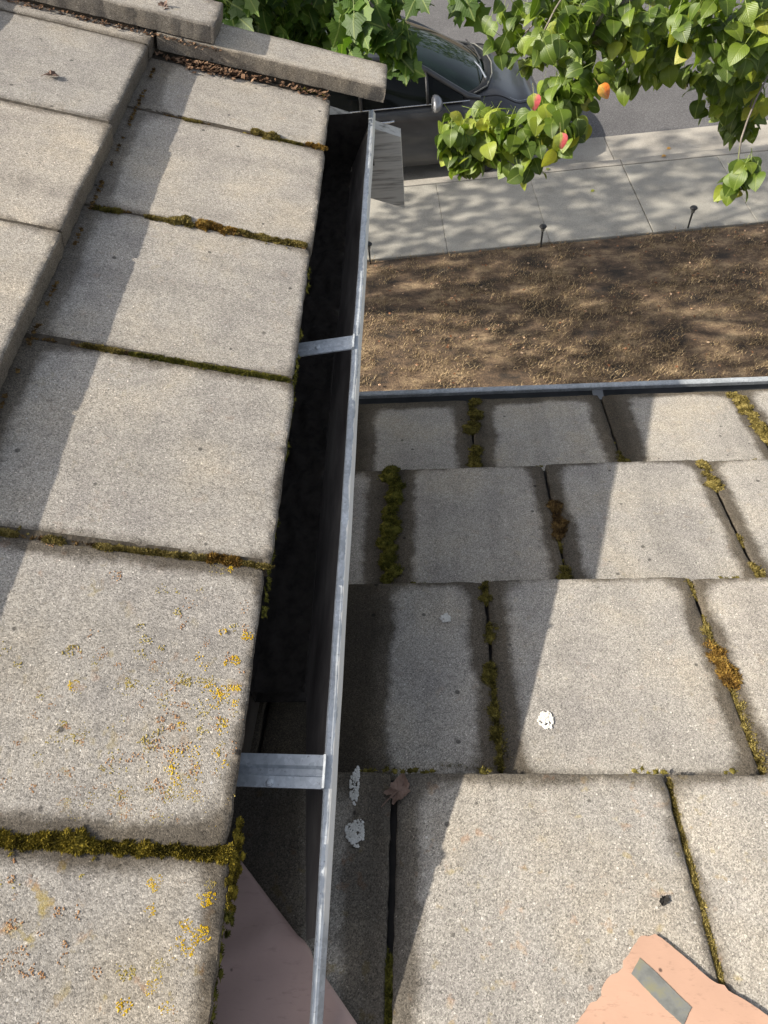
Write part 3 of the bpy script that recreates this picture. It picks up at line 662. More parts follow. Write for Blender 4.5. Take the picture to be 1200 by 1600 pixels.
b.add(top+bot, [(i, (i+1) % n, n+(i+1) % n, n+i) for i in range(n)])
import bmesh
bm = bmesh.new(); vv = [bm.verts.new(p) for p in top]; ee = [bm.edges.new((vv[i], vv[(i+1) % n])) for i in range(n)]
bmesh.ops.triangle_fill(bm, use_beauty=True, edges=ee); bm.verts.index_update()
tf = [tuple(v.index for v in f.verts) for f in bm.faces]; bm.free()
b.add(top, tf); b.add(bot, tf)
sal = tag(b.make('metal_sheet', M['salmon'], None, LOW.at(0.0, 0.2, 0.765)), 'torn salmon pink painted metal sheet lying on the lower roof tiles', 'metal sheet')
tp = [(0.1795, 0.0455), (0.1690, 0.0330), (0.1800, 0.0205), (0.1920, 0.0075), (0.2050, -0.0045), (0.2085, -0.0015), (0.2125, 0.0045), (0.2165, 0.0080), (0.2080, 0.0165), (0.1920, 0.0340)]
td = dense(tp, 0.0015, 0.0005); b = MB(); n = len(td)
pt = [LOW.at(y, x, sal_d(x, y)-0.0006) for x, y in td]
b.add(pt+[p-LOW.N*0.0005 for p in pt], [tuple(range(n))]+[(i, (i+1) % n, n+(i+1) % n, n+i) for i in range(n)])
tag(b.make('bare_strip', M['tape'], sal), 'grey bare strip on the salmon sheet')

# ================================================================== MOSS, LICHEN, LITTER ON THE TILES
def tuft(b, c, nrm, r, cnt, m=0, spike=0.0035, flat=0.6):
    """cushion: a lumpy dome densely set with tiny leaf tips"""
    nrm = Vector(nrm); a = nrm.orthogonal().normalized(); t = nrm.cross(a)
    vs = []; fs = []; R_, S_ = 5, 10
    sd = rnd.random()*50
    for i in range(R_+1):
        ph = (i/R_)*math.pi*0.5
        for k in range(S_):
            th = 2*math.pi*k/S_
            d = a*math.cos(th)*math.cos(ph)+t*math.sin(th)*math.cos(ph)+nrm*math.sin(ph)*flat
            vs.append(c+d*r*(0.86+0.3*mnoise.noise(d*2.2+Vector((sd, 0, 0)))))
    for i in range(R_):
        for k in range(S_): fs.append((i*S_+k, i*S_+(k+1) % S_, (i+1)*S_+(k+1) % S_, (i+1)*S_+k))
    b.add(vs, fs, m)
    for q in range(cnt):
        th = rnd.uniform(0, 6.283); ph = math.asin(rnd.random())
        d = (a*math.cos(th)*math.cos(ph)+t*math.sin(th)*math.cos(ph)+nrm*math.sin(ph)*flat)
        p = c+d*r*(0.86+0.3*mnoise.noise(d*2.2+Vector((sd, 0, 0))))
        dr = (d+Vector((rnd.gauss(0, .4), rnd.gauss(0, .4), rnd.gauss(0, .4)))).normalized()
        s1 = dr.orthogonal().normalized(); s1.rotate(Matrix.Rotation(rnd.uniform(0, 6.28), 3, dr)); h = spike*rnd.uniform(0.6, 1.5)
        s1 *= h*0.22
        b.add([p-s1, p+s1, p+dr*h], [(0, 1, 2)], m)
UPM = [(-0.518,1.015,-0.486,1.017,0.0100,"o"),(-0.445,1.018,-0.416,1.020,0.0091,"y"),(-0.407,1.022,-0.383,1.024,0.0153,"y"),(-0.362,1.028,-0.316,1.027,0.0186,"a"),(-0.306,1.028,-0.282,1.027,0.0125,"y"),(-0.276,1.023,-0.206,1.027,0.0126,"y"),
(-0.443,1.327,-0.416,1.327,0.0082,"y"),(-0.319,1.335,-0.289,1.330,0.0191,"y"),(-0.286,1.329,-0.237,1.330,0.0084,"o"),(-0.224,1.334,-0.193,1.333,0.0157,"a"),
(-0.464,0.716,-0.416,0.716,0.0069,"y"),(-0.404,0.715,-0.202,0.716,0.0061,"d"),(-0.474,0.417,-0.459,0.415,0.0125,"y"),(-0.426,0.414,-0.412,0.413,0.0112,"y"),(-0.377,0.413,-0.257,0.415,0.0065,"y"),(-0.257,0.416,-0.230,0.415,0.0117,"a"),(-0.230,0.415,-0.194,0.415,0.0044,"y"),
(-0.50,0.114,-0.383,0.114,0.0124,"g"),(-0.383,0.114,-0.341,0.115,0.0134,"g"),(-0.340,0.115,-0.322,0.114,0.0201,"g"),(-0.322,0.114,-0.259,0.112,0.0113,"g"),(-0.259,0.113,-0.196,0.112,0.0092,"g"),
(-0.215,0.114,-0.196,0.113,0.014,"g")]
LOM = [(1,0.089,1.114,0.083,1.010,0.0376,"o"),(1,0.082,0.944,0.079,0.895,0.0427,"o"),(1,0.371,0.917,0.368,0.889,0.0278,"o"),(1,0.651,1.103,0.660,0.944,0.0358,"y"),
(2,-0.077,0.848,-0.082,0.573,0.0431,"d"),(2,0.211,0.738,0.204,0.662,0.0288,"b"),(2,0.206,0.650,0.205,0.632,0.0171,"o"),(2,0.205,0.583,0.205,0.568,0.0307,"o"),(2,0.497,0.837,0.501,0.781,0.0302,"y"),(2,0.497,0.653,0.498,0.635,0.0147,"y"),(2,0.501,0.586,0.500,0.566,0.0241,"y"),
(3,0.073,0.535,0.073,0.506,0.0212,"o"),(3,0.070,0.451,0.072,0.435,0.0237,"o"),(3,0.068,0.383,0.072,0.243,0.0206,"o"),(3,0.371,0.531,0.373,0.504,0.0207,"y"),(3,0.373,0.465,0.370,0.416,0.0214,"y"),(3,0.370,0.416,0.378,0.356,0.0256,"a"),(3,0.375,0.345,0.378,0.240,0.0173,"y"),
(4,0.254,0.217,0.251,0.117,0.0068,"y"),(4,0.251,0.117,0.248,0.031,0.0105,"y"),(4,-0.057,0.040,-0.056,-0.019,0.0095,"d"),(2,0.139,0.573,0.308,0.568,0.0071,"o"),(3,-0.001,0.246,0.060,0.241,0.0070,"o"),(3,0.083,0.241,0.159,0.238,0.0061,"o")]
LABU = {2: 'straw coloured moss cushion just left of the amber one in the second joint down', 3: 'lumpy amber moss cushion, largest in its joint near the middle of the upper roof', 7: 'small straw moss cushion in the topmost tile joint of the upper roof',
        9: 'amber moss tuft at the gutter end of the topmost tile joint', 15: 'orange amber moss cushion in the joint beside the long dark gutter', 19: 'round golden green moss ball in the thick moss line at lower left'}
LABL = {0: 'upper olive moss cushion in the left joint under the far grey gutter', 1: 'twin olive moss cushion below another in the far left joint', 2: 'small olive moss cushion at the foot of the middle far joint',
        3: 'long straw moss chain in the rightmost far joint of the lower roof', 4: 'long thick dark green moss strip beside the upright gutter', 5: 'dark brown moss patch in the middle joint of the second row', 8: 'straw moss cushion at the top of the right joint in the second row',
        12: 'single olive moss cushion halfway down the left joint of the third row', 13: 'long olive moss strip in the lower half of the left joint of the third row', 16: 'amber and straw moss chain in the right joint of the third row', 17: 'straw moss strip at the lower end of the right joint of the third row'}
stuffU = {}; stuffL = {}
def moss_run(b, pos, nrm, a, c, wd, mi, spike):
    L = ((c[0]-a[0])**2+(c[1]-a[1])**2)**0.5; r = wd*0.62; k = max(1, int(L/(r*0.6))); ux, uy = (c[0]-a[0])/L, (c[1]-a[1])/L
    for i in range(k+1):
        t = i/k; m_ = mnoise.noise(Vector((a[0]*40+i*0.55, a[1]*40, 1)))
        rr_ = r*(0.74+0.45*m_)*rnd.uniform(0.8, 1.15)
        x = a[0]+(c[0]-a[0])*t; y = a[1]+(c[1]-a[1])*t; sd = rnd.gauss(0, r*0.22)
        tuft(b, pos(x-uy*sd, y+ux*sd), nrm, rr_, int(min(900, 70+rr_*52000)), mi, spike*0.85, 0.5)
        for q in range(2):                                 # stray crumbs at the foot of the cushion
            sd = rnd.gauss(0, r*0.75); al = rnd.gauss(0, r)
            tuft(b, pos(x-uy*sd+ux*al, y+ux*sd+uy*al), nrm, r*rnd.uniform(0.12, 0.34), 20, mi, spike*0.6, 0.4)
for i, (x0, y0, x1, y1, wd, c) in enumerate(UPM):
    pos = lambda x, y: UP.at(x, y, 0.7200)
    if i in LABU:
        b = MB(); moss_run(b, pos, UP.N, (x0, y0), (x1, y1), wd, 0, 0.0032)
        tag(b.make('moss_cushion', MOSS[c], None, pos((x0+x1)/2, (y0+y1)/2)), LABU[i], 'moss', 'moss cushions in the tile joints')
    else:
        moss_run(stuffU.setdefault(c, MB()), pos, UP.N, (x0, y0), (x1, y1), wd*0.88, 0, 0.003)
DL = {1: 0.886, 2: 0.850, 3: 0.812, 4: 0.774}
for i, (k, x0, y0, x1, y1, wd, c) in enumerate(LOM):
    pos = (lambda x, y, k=k: LOW.at(y, x, DL[k]+0.004))
    if i in LABL:
        b = MB(); moss_run(b, pos, LOW.N, (x0, y0), (x1, y1), wd, 0, 0.0038)
        tag(b.make('moss_cushion', MOSS[c], None, pos((x0+x1)/2, (y0+y1)/2)), LABL[i], 'moss', 'moss cushions in the tile joints')
    else:
        moss_run(stuffL.setdefault(c, MB()), pos, LOW.N, (x0, y0), (x1, y1), wd, 0, 0.0035)
# sparse fringe along joints, noses and under the caps
def fringe(b, pos, nrm, a, c, step, r, prob):
    L = ((c[0]-a[0])**2+(c[1]-a[1])**2)**0.5; k = int(L/step)
    for i in range(k):
        t = (i+rnd.random())/k; x = a[0]+(c[0]-a[0])*t; y = a[1]+(c[1]-a[1])*t
        if mnoise.noise(Vector((x*23, y*23, 4)))*0.5+0.5 > prob: continue
        tuft(b, pos(x, y)+Vector((rnd.gauss(0, r*.4), rnd.gauss(0, r*.4), 0)), nrm, r*rnd.uniform(0.5, 1.2), 14, 0, 0.0026)
fu = stuffU.setdefault('b', MB())
for yj in JU[:4]: fringe(fu, lambda x, y: UP.at(x, y, 0.7205), UP.N, (-0.52, yj), (-0.20, yj), 0.004, 0.0026, 0.55)
for (d, xx, ys) in ((0.70, -0.522, (0.0, 1.5)),): fringe(fu, lambda x, y: UP.at(x, y, 0.716), UP.N, (xx, ys[0]), (xx, ys[1]), 0.006, 0.003, 0.5)
fd = stuffU.setdefault('d', MB())
fringe(fd, lambda x, y: UP.at(x, y, 0.726), Vector((1, 0, 0.3)), (-0.195, 0.35), (-0.195, 0.98), 0.004, 0.0034, 0.62)
for k in range(110):
    y = 0.113+rnd.choice((-1, -1, 1))*abs(rnd.gauss(0, 0.028)); y = min(y, 0.142)
    tuft(stuffU.setdefault('g', MB()) if y > 0.07 else fd, UP.at(-0.1935+rnd.gauss(0, 0.0015), y, 0.722+rnd.random()*0.022), Vector((1, 0, 0.2)), rnd.uniform(0.002, 0.0052)*(1 if y > 0.07 else 0.7), 60, 0, 0.0016)
fringe(fd, lambda x, y: UP.at(x, y, 0.7275), Vector((1, 0, 0.2)), (-0.195, -0.1), (-0.195, 0.08), 0.003, 0.004, 0.8)
fringe(stuffU.setdefault('o', MB()), lambda x, y: UP.at(x, y, 0.718), UP.N, (-0.262, 1.535), (-0.205, 1.535), 0.004, 0.005, 0.95)
fl = stuffL.setdefault('o', MB())
for nyy, k in ((0.853, 2), (0.541, 3), (0.228, 4)):
    fringe(fl, lambda x, y, k=k: LOW.at(y+0.003, x, DL[k]+0.012), LOW.N, (-0.1, nyy), (0.75, nyy), 0.006, 0.0036, 0.42)
for lab, dct, loc, lb_ in (('moss_growth', stuffU, UP.at(-0.3, 0.7, 0.72), 'fine moss threads filling the tile joints of the upper left roof'), ('moss_growth', stuffL, LOW.at(0.5, 0.3, 0.81), 'fine moss threads in joints and course edges of the lower right roof')):
    v = MB(); ks = sorted(dct)
    for mi, c in enumerate(ks):
        o_ = len(v.v); v.v += dct[c].v; v.f += [tuple(q+o_ for q in f) for f in dct[c].f]; v.mi += [mi]*len(dct[c].f)
    tag(mesh(lab, v.v, v.f, [MOSS[c] for c in ks], None, loc, False, v.mi), lb_, 'moss', kind='stuff')

# lichen crumbs
def crumbs(b, pos, x, y, r, cnt, size, m=0):
    sd = rnd.random()*60
    for i in range(cnt):
        q = math.sqrt(rnd.random()); a = rnd.uniform(0, 6.283)
        q *= 0.8+0.55*mnoise.noise(Vector((math.cos(a)*1.4, math.sin(a)*1.4, sd)))
        u, v = math.cos(a)*q*r, math.sin(a)*q*r
        if mnoise.noise(Vector((u*330, v*330, sd))) > 0.30: continue
        p = pos(x+u, y+v); s_ = size*rnd.uniform(0.5, 1.25); k = 6; th0 = rnd.random()*6
        pts = [p+Vector((math.cos(th0+6.283*j/k)*s_, math.sin(th0+6.283*j/k)*s_, -0.0003)) for j in range(k)]
        b.add(pts+[p+Vector((0, 0, s_*rnd.uniform(0.15, 0.4)))], [(j, (j+1) % k, k) for j in range(k)], m)
lich = MB(); pu = lambda x, y: UP.at(x, y, 0.7187 if y > 0.1135 else 0.7207)
for x, y, r, c, m in ((-0.253, 0.087, 0.0085, 60, 0), (-0.209, 0.076, 0.0085, 70, 0), (-0.252, 0.066, 0.006, 26, 0), (-0.222, 0.056, 0.007, 30, 0), (-0.211, 0.050, 0.011, 55, 0), (-0.224, 0.038, 0.010, 45, 0), (-0.208, 0.088, 0.006, 20, 1),
                      (-0.2155, 0.037, 0.005, 16, 0), (-0.24, 0.012, 0.009, 36, 0), (-0.261, 0.02, 0.008, 26, 1), (-0.238, 0.025, 0.009, 26, 1), (-0.26, -0.002, 0.008, 25, 0), (-0.228, -0.002, 0.006, 18, 0), (-0.37, 0.0, 0.008, 26, 1), (-0.345, 0.03, 0.01, 26, 2), (-0.335, 0.02, 0.008, 22, 2), (-0.355, 0.05, 0.008, 18, 2), (-0.31, 0.06, 0.007, 14, 2), (-0.285, 0.02, 0.006, 16, 2), (-0.39, 0.03, 0.007, 14, 2), (-0.32, -0.02, 0.01, 20, 2), (-0.30, -0.04, 0.008, 16, 0)):
    crumbs(lich, pu, x, y, r*0.95, int(c*2.2 if m < 2 else c*1.2), 0.0008, m)
for i in range(210):                                  # looser spots thickening to the near gutter edge
    y = 0.13+abs(rnd.gauss(0, 0.11)); x = -0.205-abs(rnd.gauss(0, 0.10))
    if x < -0.5 or y > 0.41 or abs(y-0.114) < 0.02: continue
    edge = x > -0.26
    crumbs(lich, pu, x, y, rnd.uniform(0.004, 0.011), rnd.randint(5, 26), 0.0008, 0 if edge and rnd.random() < 0.35 else rnd.choice((1, 1, 2, 2)))
for i in range(60): crumbs(lich, pu, rnd.uniform(-0.5, -0.21), rnd.uniform(-0.12, 0.10), rnd.uniform(0.003, 0.008), rnd.randint(6, 22), 0.0008, rnd.choice((1, 2, 2)))
for x, y, r, c, m in ((-0.207, 0.327, 0.007, 40, 0), (-0.215, 0.298, 0.007, 35, 0), (-0.21, 0.268, 0.006, 28, 0), (-0.222, 0.262, 0.010, 45, 0), (-0.26, 0.272, 0.012, 35, 1), (-0.31, 0.262, 0.008, 30, 1), (-0.37, 0.29, 0.010, 30, 1), (-0.36, 0.255, 0.007, 28, 0), (-0.235, 0.405, 0.005, 25, 0)): crumbs(lich, pu, x, y, r, int(c*1.8), 0.0008, m)
tag(mesh('lichen', lich.v, lich.f, [M['lich_y'], M['lich_g'], M['lich_o']], None, UP.at(-0.25, 0.1, 0.72), False, lich.mi), 'yellow and rust lichen spots on the nearest tiles of the upper roof', 'lichen', kind='stuff')

# droppings and crusts
def crust(name, x, y, d, rx, ry, cnt, label, cat, hgt=0.0015):
    b = MB(); pos = lambda u, v: LOW.at(v, u, d-0.0019)
    for i in range(int(cnt*2.6)):
        q = math.sqrt(rnd.random()); a = rnd.uniform(0, 6.283); e = 1+0.35*mnoise.noise(Vector((math.cos(a)*1.5, math.sin(a)*1.5, x*9)))
        u = math.cos(a)*q*e*rx; v = math.sin(a)*q*e*ry
        if mnoise.noise(Vector((u*260, v*260, x*90))) > 0.22: continue
        p = pos(x+u, y+v); s_ = 0.0011*rnd.uniform(0.5, 1.4); k = 5
        b.add([p+Vector((math.cos(6.283*j/k)*s_, math.sin(6.283*j/k)*s_, 0.0001)) for j in range(k)]+[p+Vector((0, 0, hgt*rnd.uniform(0.4, 1)))], [(j, (j+1) % k, k) for j in range(k)])
    tag(b.make(name, M['white_crust'], None, pos(x, y)), label, cat)
crust('bird_dropping', 0.132, 0.306, 0.812, 0.010, 0.0125, 170, 'white speckled oval bird dropping on the sunny tile of the third row', 'dropping', 0.0012)
crust('bird_dropping', 0.010, 0.470, 0.812, 0.008, 0.007, 110, 'small white bird dropping on the shaded tile of the third row', 'dropping')
crust('paint_splash', -0.096, 0.157, 0.774, 0.0105, 0.014, 210, 'round white paint splash on the dark tile beside the gutter lip', 'paint splash', 0.0006)
crust('paint_splash', -0.1005, 0.210, 0.774, 0.0055, 0.021, 130, 'narrow white paint streak at the top of the dark tile beside the gutter', 'paint splash', 0.0006)

# dry leaves
def dry_leaf(name, c, nrm, r, label, lobes=5, mat=None, curl=0.35):
    nrm = Vector(nrm); a = nrm.orthogonal().normalized(); t = nrm.cross(a); k = 40; sd = rnd.random()*90; c = Vector(c)
    b = MB(); vs = [c+nrm*r*0.12]; fs = []
    for ring in (0.35, 0.7, 1.0):
        for i in range(k):
            th = 6.283*i/k; d = Vector((math.cos(th), math.sin(th), 0))
            rad = r*(0.78+0.42*mnoise.noise(d*1.1+Vector((sd, 0, 0)))+0.30*mnoise.noise(d*2.9+Vector((sd, 4, 0)))+0.12*mnoise.noise(d*9+Vector((sd, 8, 0))))
            q = d*ring*0.8
            z = 0.10+curl*(0.55*ring*ring*abs(math.sin(th+sd))+0.7*mnoise.noise(q*2.2+Vector((sd, 2, 1)))*ring+0.25*mnoise.noise(q*6+Vector((sd, 2, 1))))
            vs.append(c+(a*d.x+t*d.y*0.8)*rad*ring+nrm*max(0.03, z)*r)
    fs = [(0, i+1, (i+1) % k+1) for i in range(k)]
    for q in (0, 1): fs += [(1+q*k+i, 1+(q+1)*k+i, 1+(q+1)*k+(i+1) % k, 1+q*k+(i+1) % k) for i in range(k)]
    b.add(vs, fs); b.tube([c+nrm*r*0.15, c-a*r*0.9+nrm*r*0.25, c-a*r*1.4+nrm*r*0.12], [r*0.05, r*0.04, r*0.03], 5)
    return tag(b.make(name, mat or M['dryleaf'], None, c), label, 'leaf')
dry_leaf('dry_leaf', LOW.at(0.203, -0.051, 0.773), LOW.N, 0.019, 'curled brown dry leaf over the open joint beside the gutter')
dry_leaf('dry_leaf', UP.at(-0.645, 1.308, 0.685), UP.N, 0.013, 'small brown curled leaf on a sunny tile at upper left', 3)
dry_leaf('dry_leaf', UP.at(-0.502, 1.575, 0.648), Vector((0.2, -0.3, 1)).normalized(), 0.016, 'pale dry leaf caught where the two rake caps overlap', 3)
dry_leaf('dry_leaf', LOW.at(0.095, 0.215, 0.773), LOW.N, 0.0065, 'tiny dark withered leaf scrap on the near sunny tile', 3, M['deck'])
b = MB()
for i in range(520):
    x = rnd.uniform(-0.53, -0.20) if rnd.random() < 0.35 else rnd.gauss(-0.42, 0.04); y = 1.538-abs(rnd.gauss(0, 0.011))
    if x < -0.53 or x > -0.2: continue
    p = UP.at(x, y, 0.718-rnd.random()*0.008); s_ = rnd.uniform(0.0025, 0.008); a = rnd.uniform(0, 6.28); e = rnd.uniform(0.25, 0.7)
    dx = Vector((math.cos(a), math.sin(a), rnd.uniform(-.4, .4)))*s_; dy = Vector((-math.sin(a), math.cos(a), rnd.uniform(-.5, .5)))*s_*e
    b.add([p-dx, p-dy, p+dx, p+dy], [(0, 1, 2), (0, 2, 3)])
for i in range(500):
    x = rnd.uniform(-0.95, -0.40); p = UP.at(x, 1.545-abs(rnd.gauss(0, 0.006)), 0.686-rnd.random()*0.006); s_ = rnd.uniform(0.002, 0.005); a = rnd.uniform(0, 6.28)
    dx = Vector((math.cos(a), math.sin(a), 0.2))*s_; dy = Vector((-math.sin(a), math.cos(a), -0.2))*s_*0.5
    b.add([p-dx, p-dy, p+dx, p+dy], [(0, 1, 2), (0, 2, 3)])
tag(b.make('roof_litter', M['litter'], None, UP.at(-0.4, 1.53, 0.715)), 'crumbled brown leaf litter packed along the far rake caps', 'leaf litter', kind='stuff')

# ================================================================== PATH LIGHTS
M['black'] = mat_basic('black_plastic', (0.012, 0.012, 0.012), (0.03, 0.03, 0.03), 30, 0.5)
M['smoke'] = mat_basic('smoked_lens', (0.10, 0.10, 0.09), (0.2, 0.2, 0.18), 30, 0.3)
for (x, y, lb_) in ((-0.70, 7.17, 'black stake path light next to the upright gutter edge'), (1.29, 7.33, 'black stake path light in the middle of the lawn edge'), (3.00, 7.53, 'black stake path light at the right of the lawn edge')):
    t = empty('path_light', (x, y, -H), lb_, 'path light', 'path lights along the lawn edge')
    b = MB(); b.tube([(x, y, -H-0.08), (x, y, -H+0.20)], [0.009, 0.011], 8); b.make('stake', M['black'], t)
    b = MB(); b.lathe((x, y, -H), [(0, 0.195), (0.022, 0.20), (0.026, 0.245), (0, 0.247)], 14); b.make('lens', M['smoke'], t)
    b = MB(); b.lathe((x, y, -H), [(0, 0.246), (0.040, 0.246), (0.043, 0.253), (0.034, 0.266), (0.0, 0.272)], 18); b.make('cap', M['black'], t, smooth=True)

# ================================================================== PARKED CAR
def mat_paint(name, c):
    t = NT(name); v = t.coord(False)
    n = t.noise(v, 260, 2); d = t.noise(v, 3, 5)
    col = t.ramp(d, [(0.3, tuple(x*0.85 for x in c)), (0.7, tuple(x*1.15 for x in c))])
    t.b.inputs['Coat Weight'].default_value = 0.6; t.b.inputs['Coat Roughness'].default_value = 0.08
    return t.fin(col, 0.38, 0.55)
M['paint'] = mat_paint('grey_car_paint', (0.062, 0.064, 0.068))
t_ = NT('dark_car_glass'); M['cglass'] = t_.fin((0.004, 0.005, 0.005), 0.06, 0, None, 0.18)
t_ = NT('tinted_windshield'); v_ = t_.coord(False)
wc = t_.ramp(t_.noise(v_, 2.2, 3), [(0.35, (0.006, 0.014, 0.010)), (0.65, (0.016, 0.032, 0.024))])
M['wshield'] = t_.fin(wc, 0.05, 0, None, 0.5)
M['mirror_lit'] = mat_paint('lit_mirror_paint', (0.26, 0.265, 0.275))  # shell paler than the body: light on its top put into colour
M['chrome'] = mat_basic('bright_trim', (0.55, 0.56, 0.58), (0.66, 0.67, 0.69), 8, 0.25, 0.9, 0.0)
M['rubber'] = mat_basic('tyre_rubber', (0.012, 0.012, 0.012), (0.025, 0.025, 0.025), 60, 0.85)
M['alloy'] = mat_basic('alloy_rim', (0.42, 0.43, 0.44), (0.52, 0.53, 0.54), 20, 0.35, 0.8, 0.05)
M['lamp'] = mat_basic('clear_lamp', (0.55, 0.56, 0.57), (0.7, 0.71, 0.72), 15, 0.12, 0.3, 0.2)
M['redlamp'] = mat_basic('red_lamp', (0.25, 0.01, 0.01), (0.35, 0.02, 0.02), 15, 0.2)
CS, CT = -0.10, 1.17
car = empty('parked_car', st(CS, CT, -0.12), 'dark grey parked car by the kerb half hidden behind foliage', 'car')
def cw(x, y, z): return st(CS+x, CT+y, -0.12+z)
XR, XF = -2.75, 1.72; AX = (-1.85, 0.84); WR = 0.315
def lerp(a, b, t): return a+(b-a)*t
def pw(x, pts):
    for (x0, v0), (x1, v1) in zip(pts, pts[1:]):
        if x <= x1: return v0 if x < x0 else lerp(v0, v1, (1-math.cos(math.pi*(x-x0)/(x1-x0)))/2)
    return pts[-1][1]
def hw(x): return pw(x, [(-2.75, 0.62), (-2.45, 0.80), (-1.9, 0.875), (0.6, 0.885), (1.2, 0.84), (1.52, 0.70), (1.72, 0.42)])
def zt(x): return pw(x, [(-2.75, 0.92), (-2.4, 1.02), (-1.8, 0.98), (0.5, 0.98), (0.95, 0.965), (1.40, 0.80), (1.62, 0.68), (1.72, 0.52)])
def body_pt(x, k):
    W_ = hw(x); Z_ = zt(x); zb = 0.21
    for a in AX:
        if abs(x-a) < WR+0.05: zb = max(zb, 0.30+math.sqrt((WR+0.05)**2-(x-a)**2)-0.02)
    if x > 1.5: zb = max(zb, 0.24)
    zm = lerp(zb, Z_, 0.45); prof = [(0.0, Z_+0.025), (0.35, Z_+0.02), (0.68, Z_), (0.86, Z_-0.03), (0.945, Z_-0.075), (0.985, Z_-0.16), (1.0, zm+0.06), (0.985, zm-0.03), (0.995, lerp(zb, zm, 0.35)), (0.97, zb)]
    y, z = prof[k]; return y*W_, max(z, zb)
nb = 10; NX = 90; vs = []; fs = []
for i in range(NX+1):
    x = lerp(XR, XF, i/NX)
    ring = [(x, -body_pt(x, k)[0], body_pt(x, k)[1]) for k in range(nb-1, 0, -1)] + [(x, body_pt(x, k)[0], body_pt(x, k)[1]) for k in range(nb)]
    vs += [cw(*p) for p in ring]
m = 2*nb-1
for i in range(NX): fs += [(i*m+k, i*m+k+1, (i+1)*m+k+1, (i+1)*m+k) for k in range(m-1)]
fs += [tuple(range(m)), tuple(range(NX*m, NX*m+m))[::-1]]
b = MB(); b.add(vs, fs); b.make('body', M['paint'], car, smooth=True)
b = MB(); b.prism([cw(XR+0.15, -0.78, 0.2), cw(XF-0.25, -0.66, 0.2), cw(XF-0.25, 0.66, 0.2), cw(XR+0.15, 0.78, 0.2)], (0, 0, 0.35)); b.make('underbody', M['black'], car)
# greenhouse
def side_low(x): return Vector((x, hw(x)*0.955, 0.955+0.02*(-x)*0.3))
rail = [(-2.15, 0.50, 1.28), (-1.7, 0.565, 1.385), (-1.0, 0.61, 1.435), (-0.5, 0.615, 1.43), (-0.12, 0.595, 1.395)]
wsb = [(0.62, -0.735, 0.965), (0.80, -0.60, 0.975), (0.90, -0.32, 0.985), (0.935, 0, 0.99), (0.90, 0.32, 0.985), (0.80, 0.60, 0.975), (0.62, 0.735, 0.965)]
wst = [(-0.12, -0.595, 1.395), (-0.05, -0.45, 1.415), (0.0, -0.22, 1.43), (0.015, 0, 1.435), (0.0, 0.22, 1.43), (-0.05, 0.45, 1.415), (-0.12, 0.595, 1.395)]
def curve(pts, t):
    q = t*(len(pts)-1); i = min(int(q), len(pts)-2); f_ = q-i
    a, b_, c, d = [Vector(pts[max(0, min(len(pts)-1, i+o))]) for o in (-1, 0, 1, 2)]
    return 0.5*((2*b_)+(c-a)*f_+(2*a-5*b_+4*c-d)*f_*f_+(3*b_-a-3*c+d)*f_**3)
def patch(A, B, bow=0.0):
    return lambda u, v: cw(*(curve(A, u).lerp(curve(B, u), v)+Vector((0.3, 0, 1))*bow*math.sin(math.pi*v)))
b = MB(); b.grid(patch(wsb, wst, 0.02), 25, 9); b.make('windshield', M['wshield'], car, smooth=True)
b = MB()
def roof_fn(u, v):
    a = curve([(p[0], -p[1], p[2]) for p in rail], v); c = curve(rail, v); p = a.lerp(c, u)
    fr = curve(wst, u)
    p.z += 0.05*math.sin(math.pi*u)*(0.8+0.2*math.sin(math.pi*v)); p.x += (fr.x+0.12)*max(0, v*2-1)
    return cw(*p)
b.grid(roof_fn, 17, 15, 0, True); b.make('roof_panel', M['paint'], car, smooth=True)
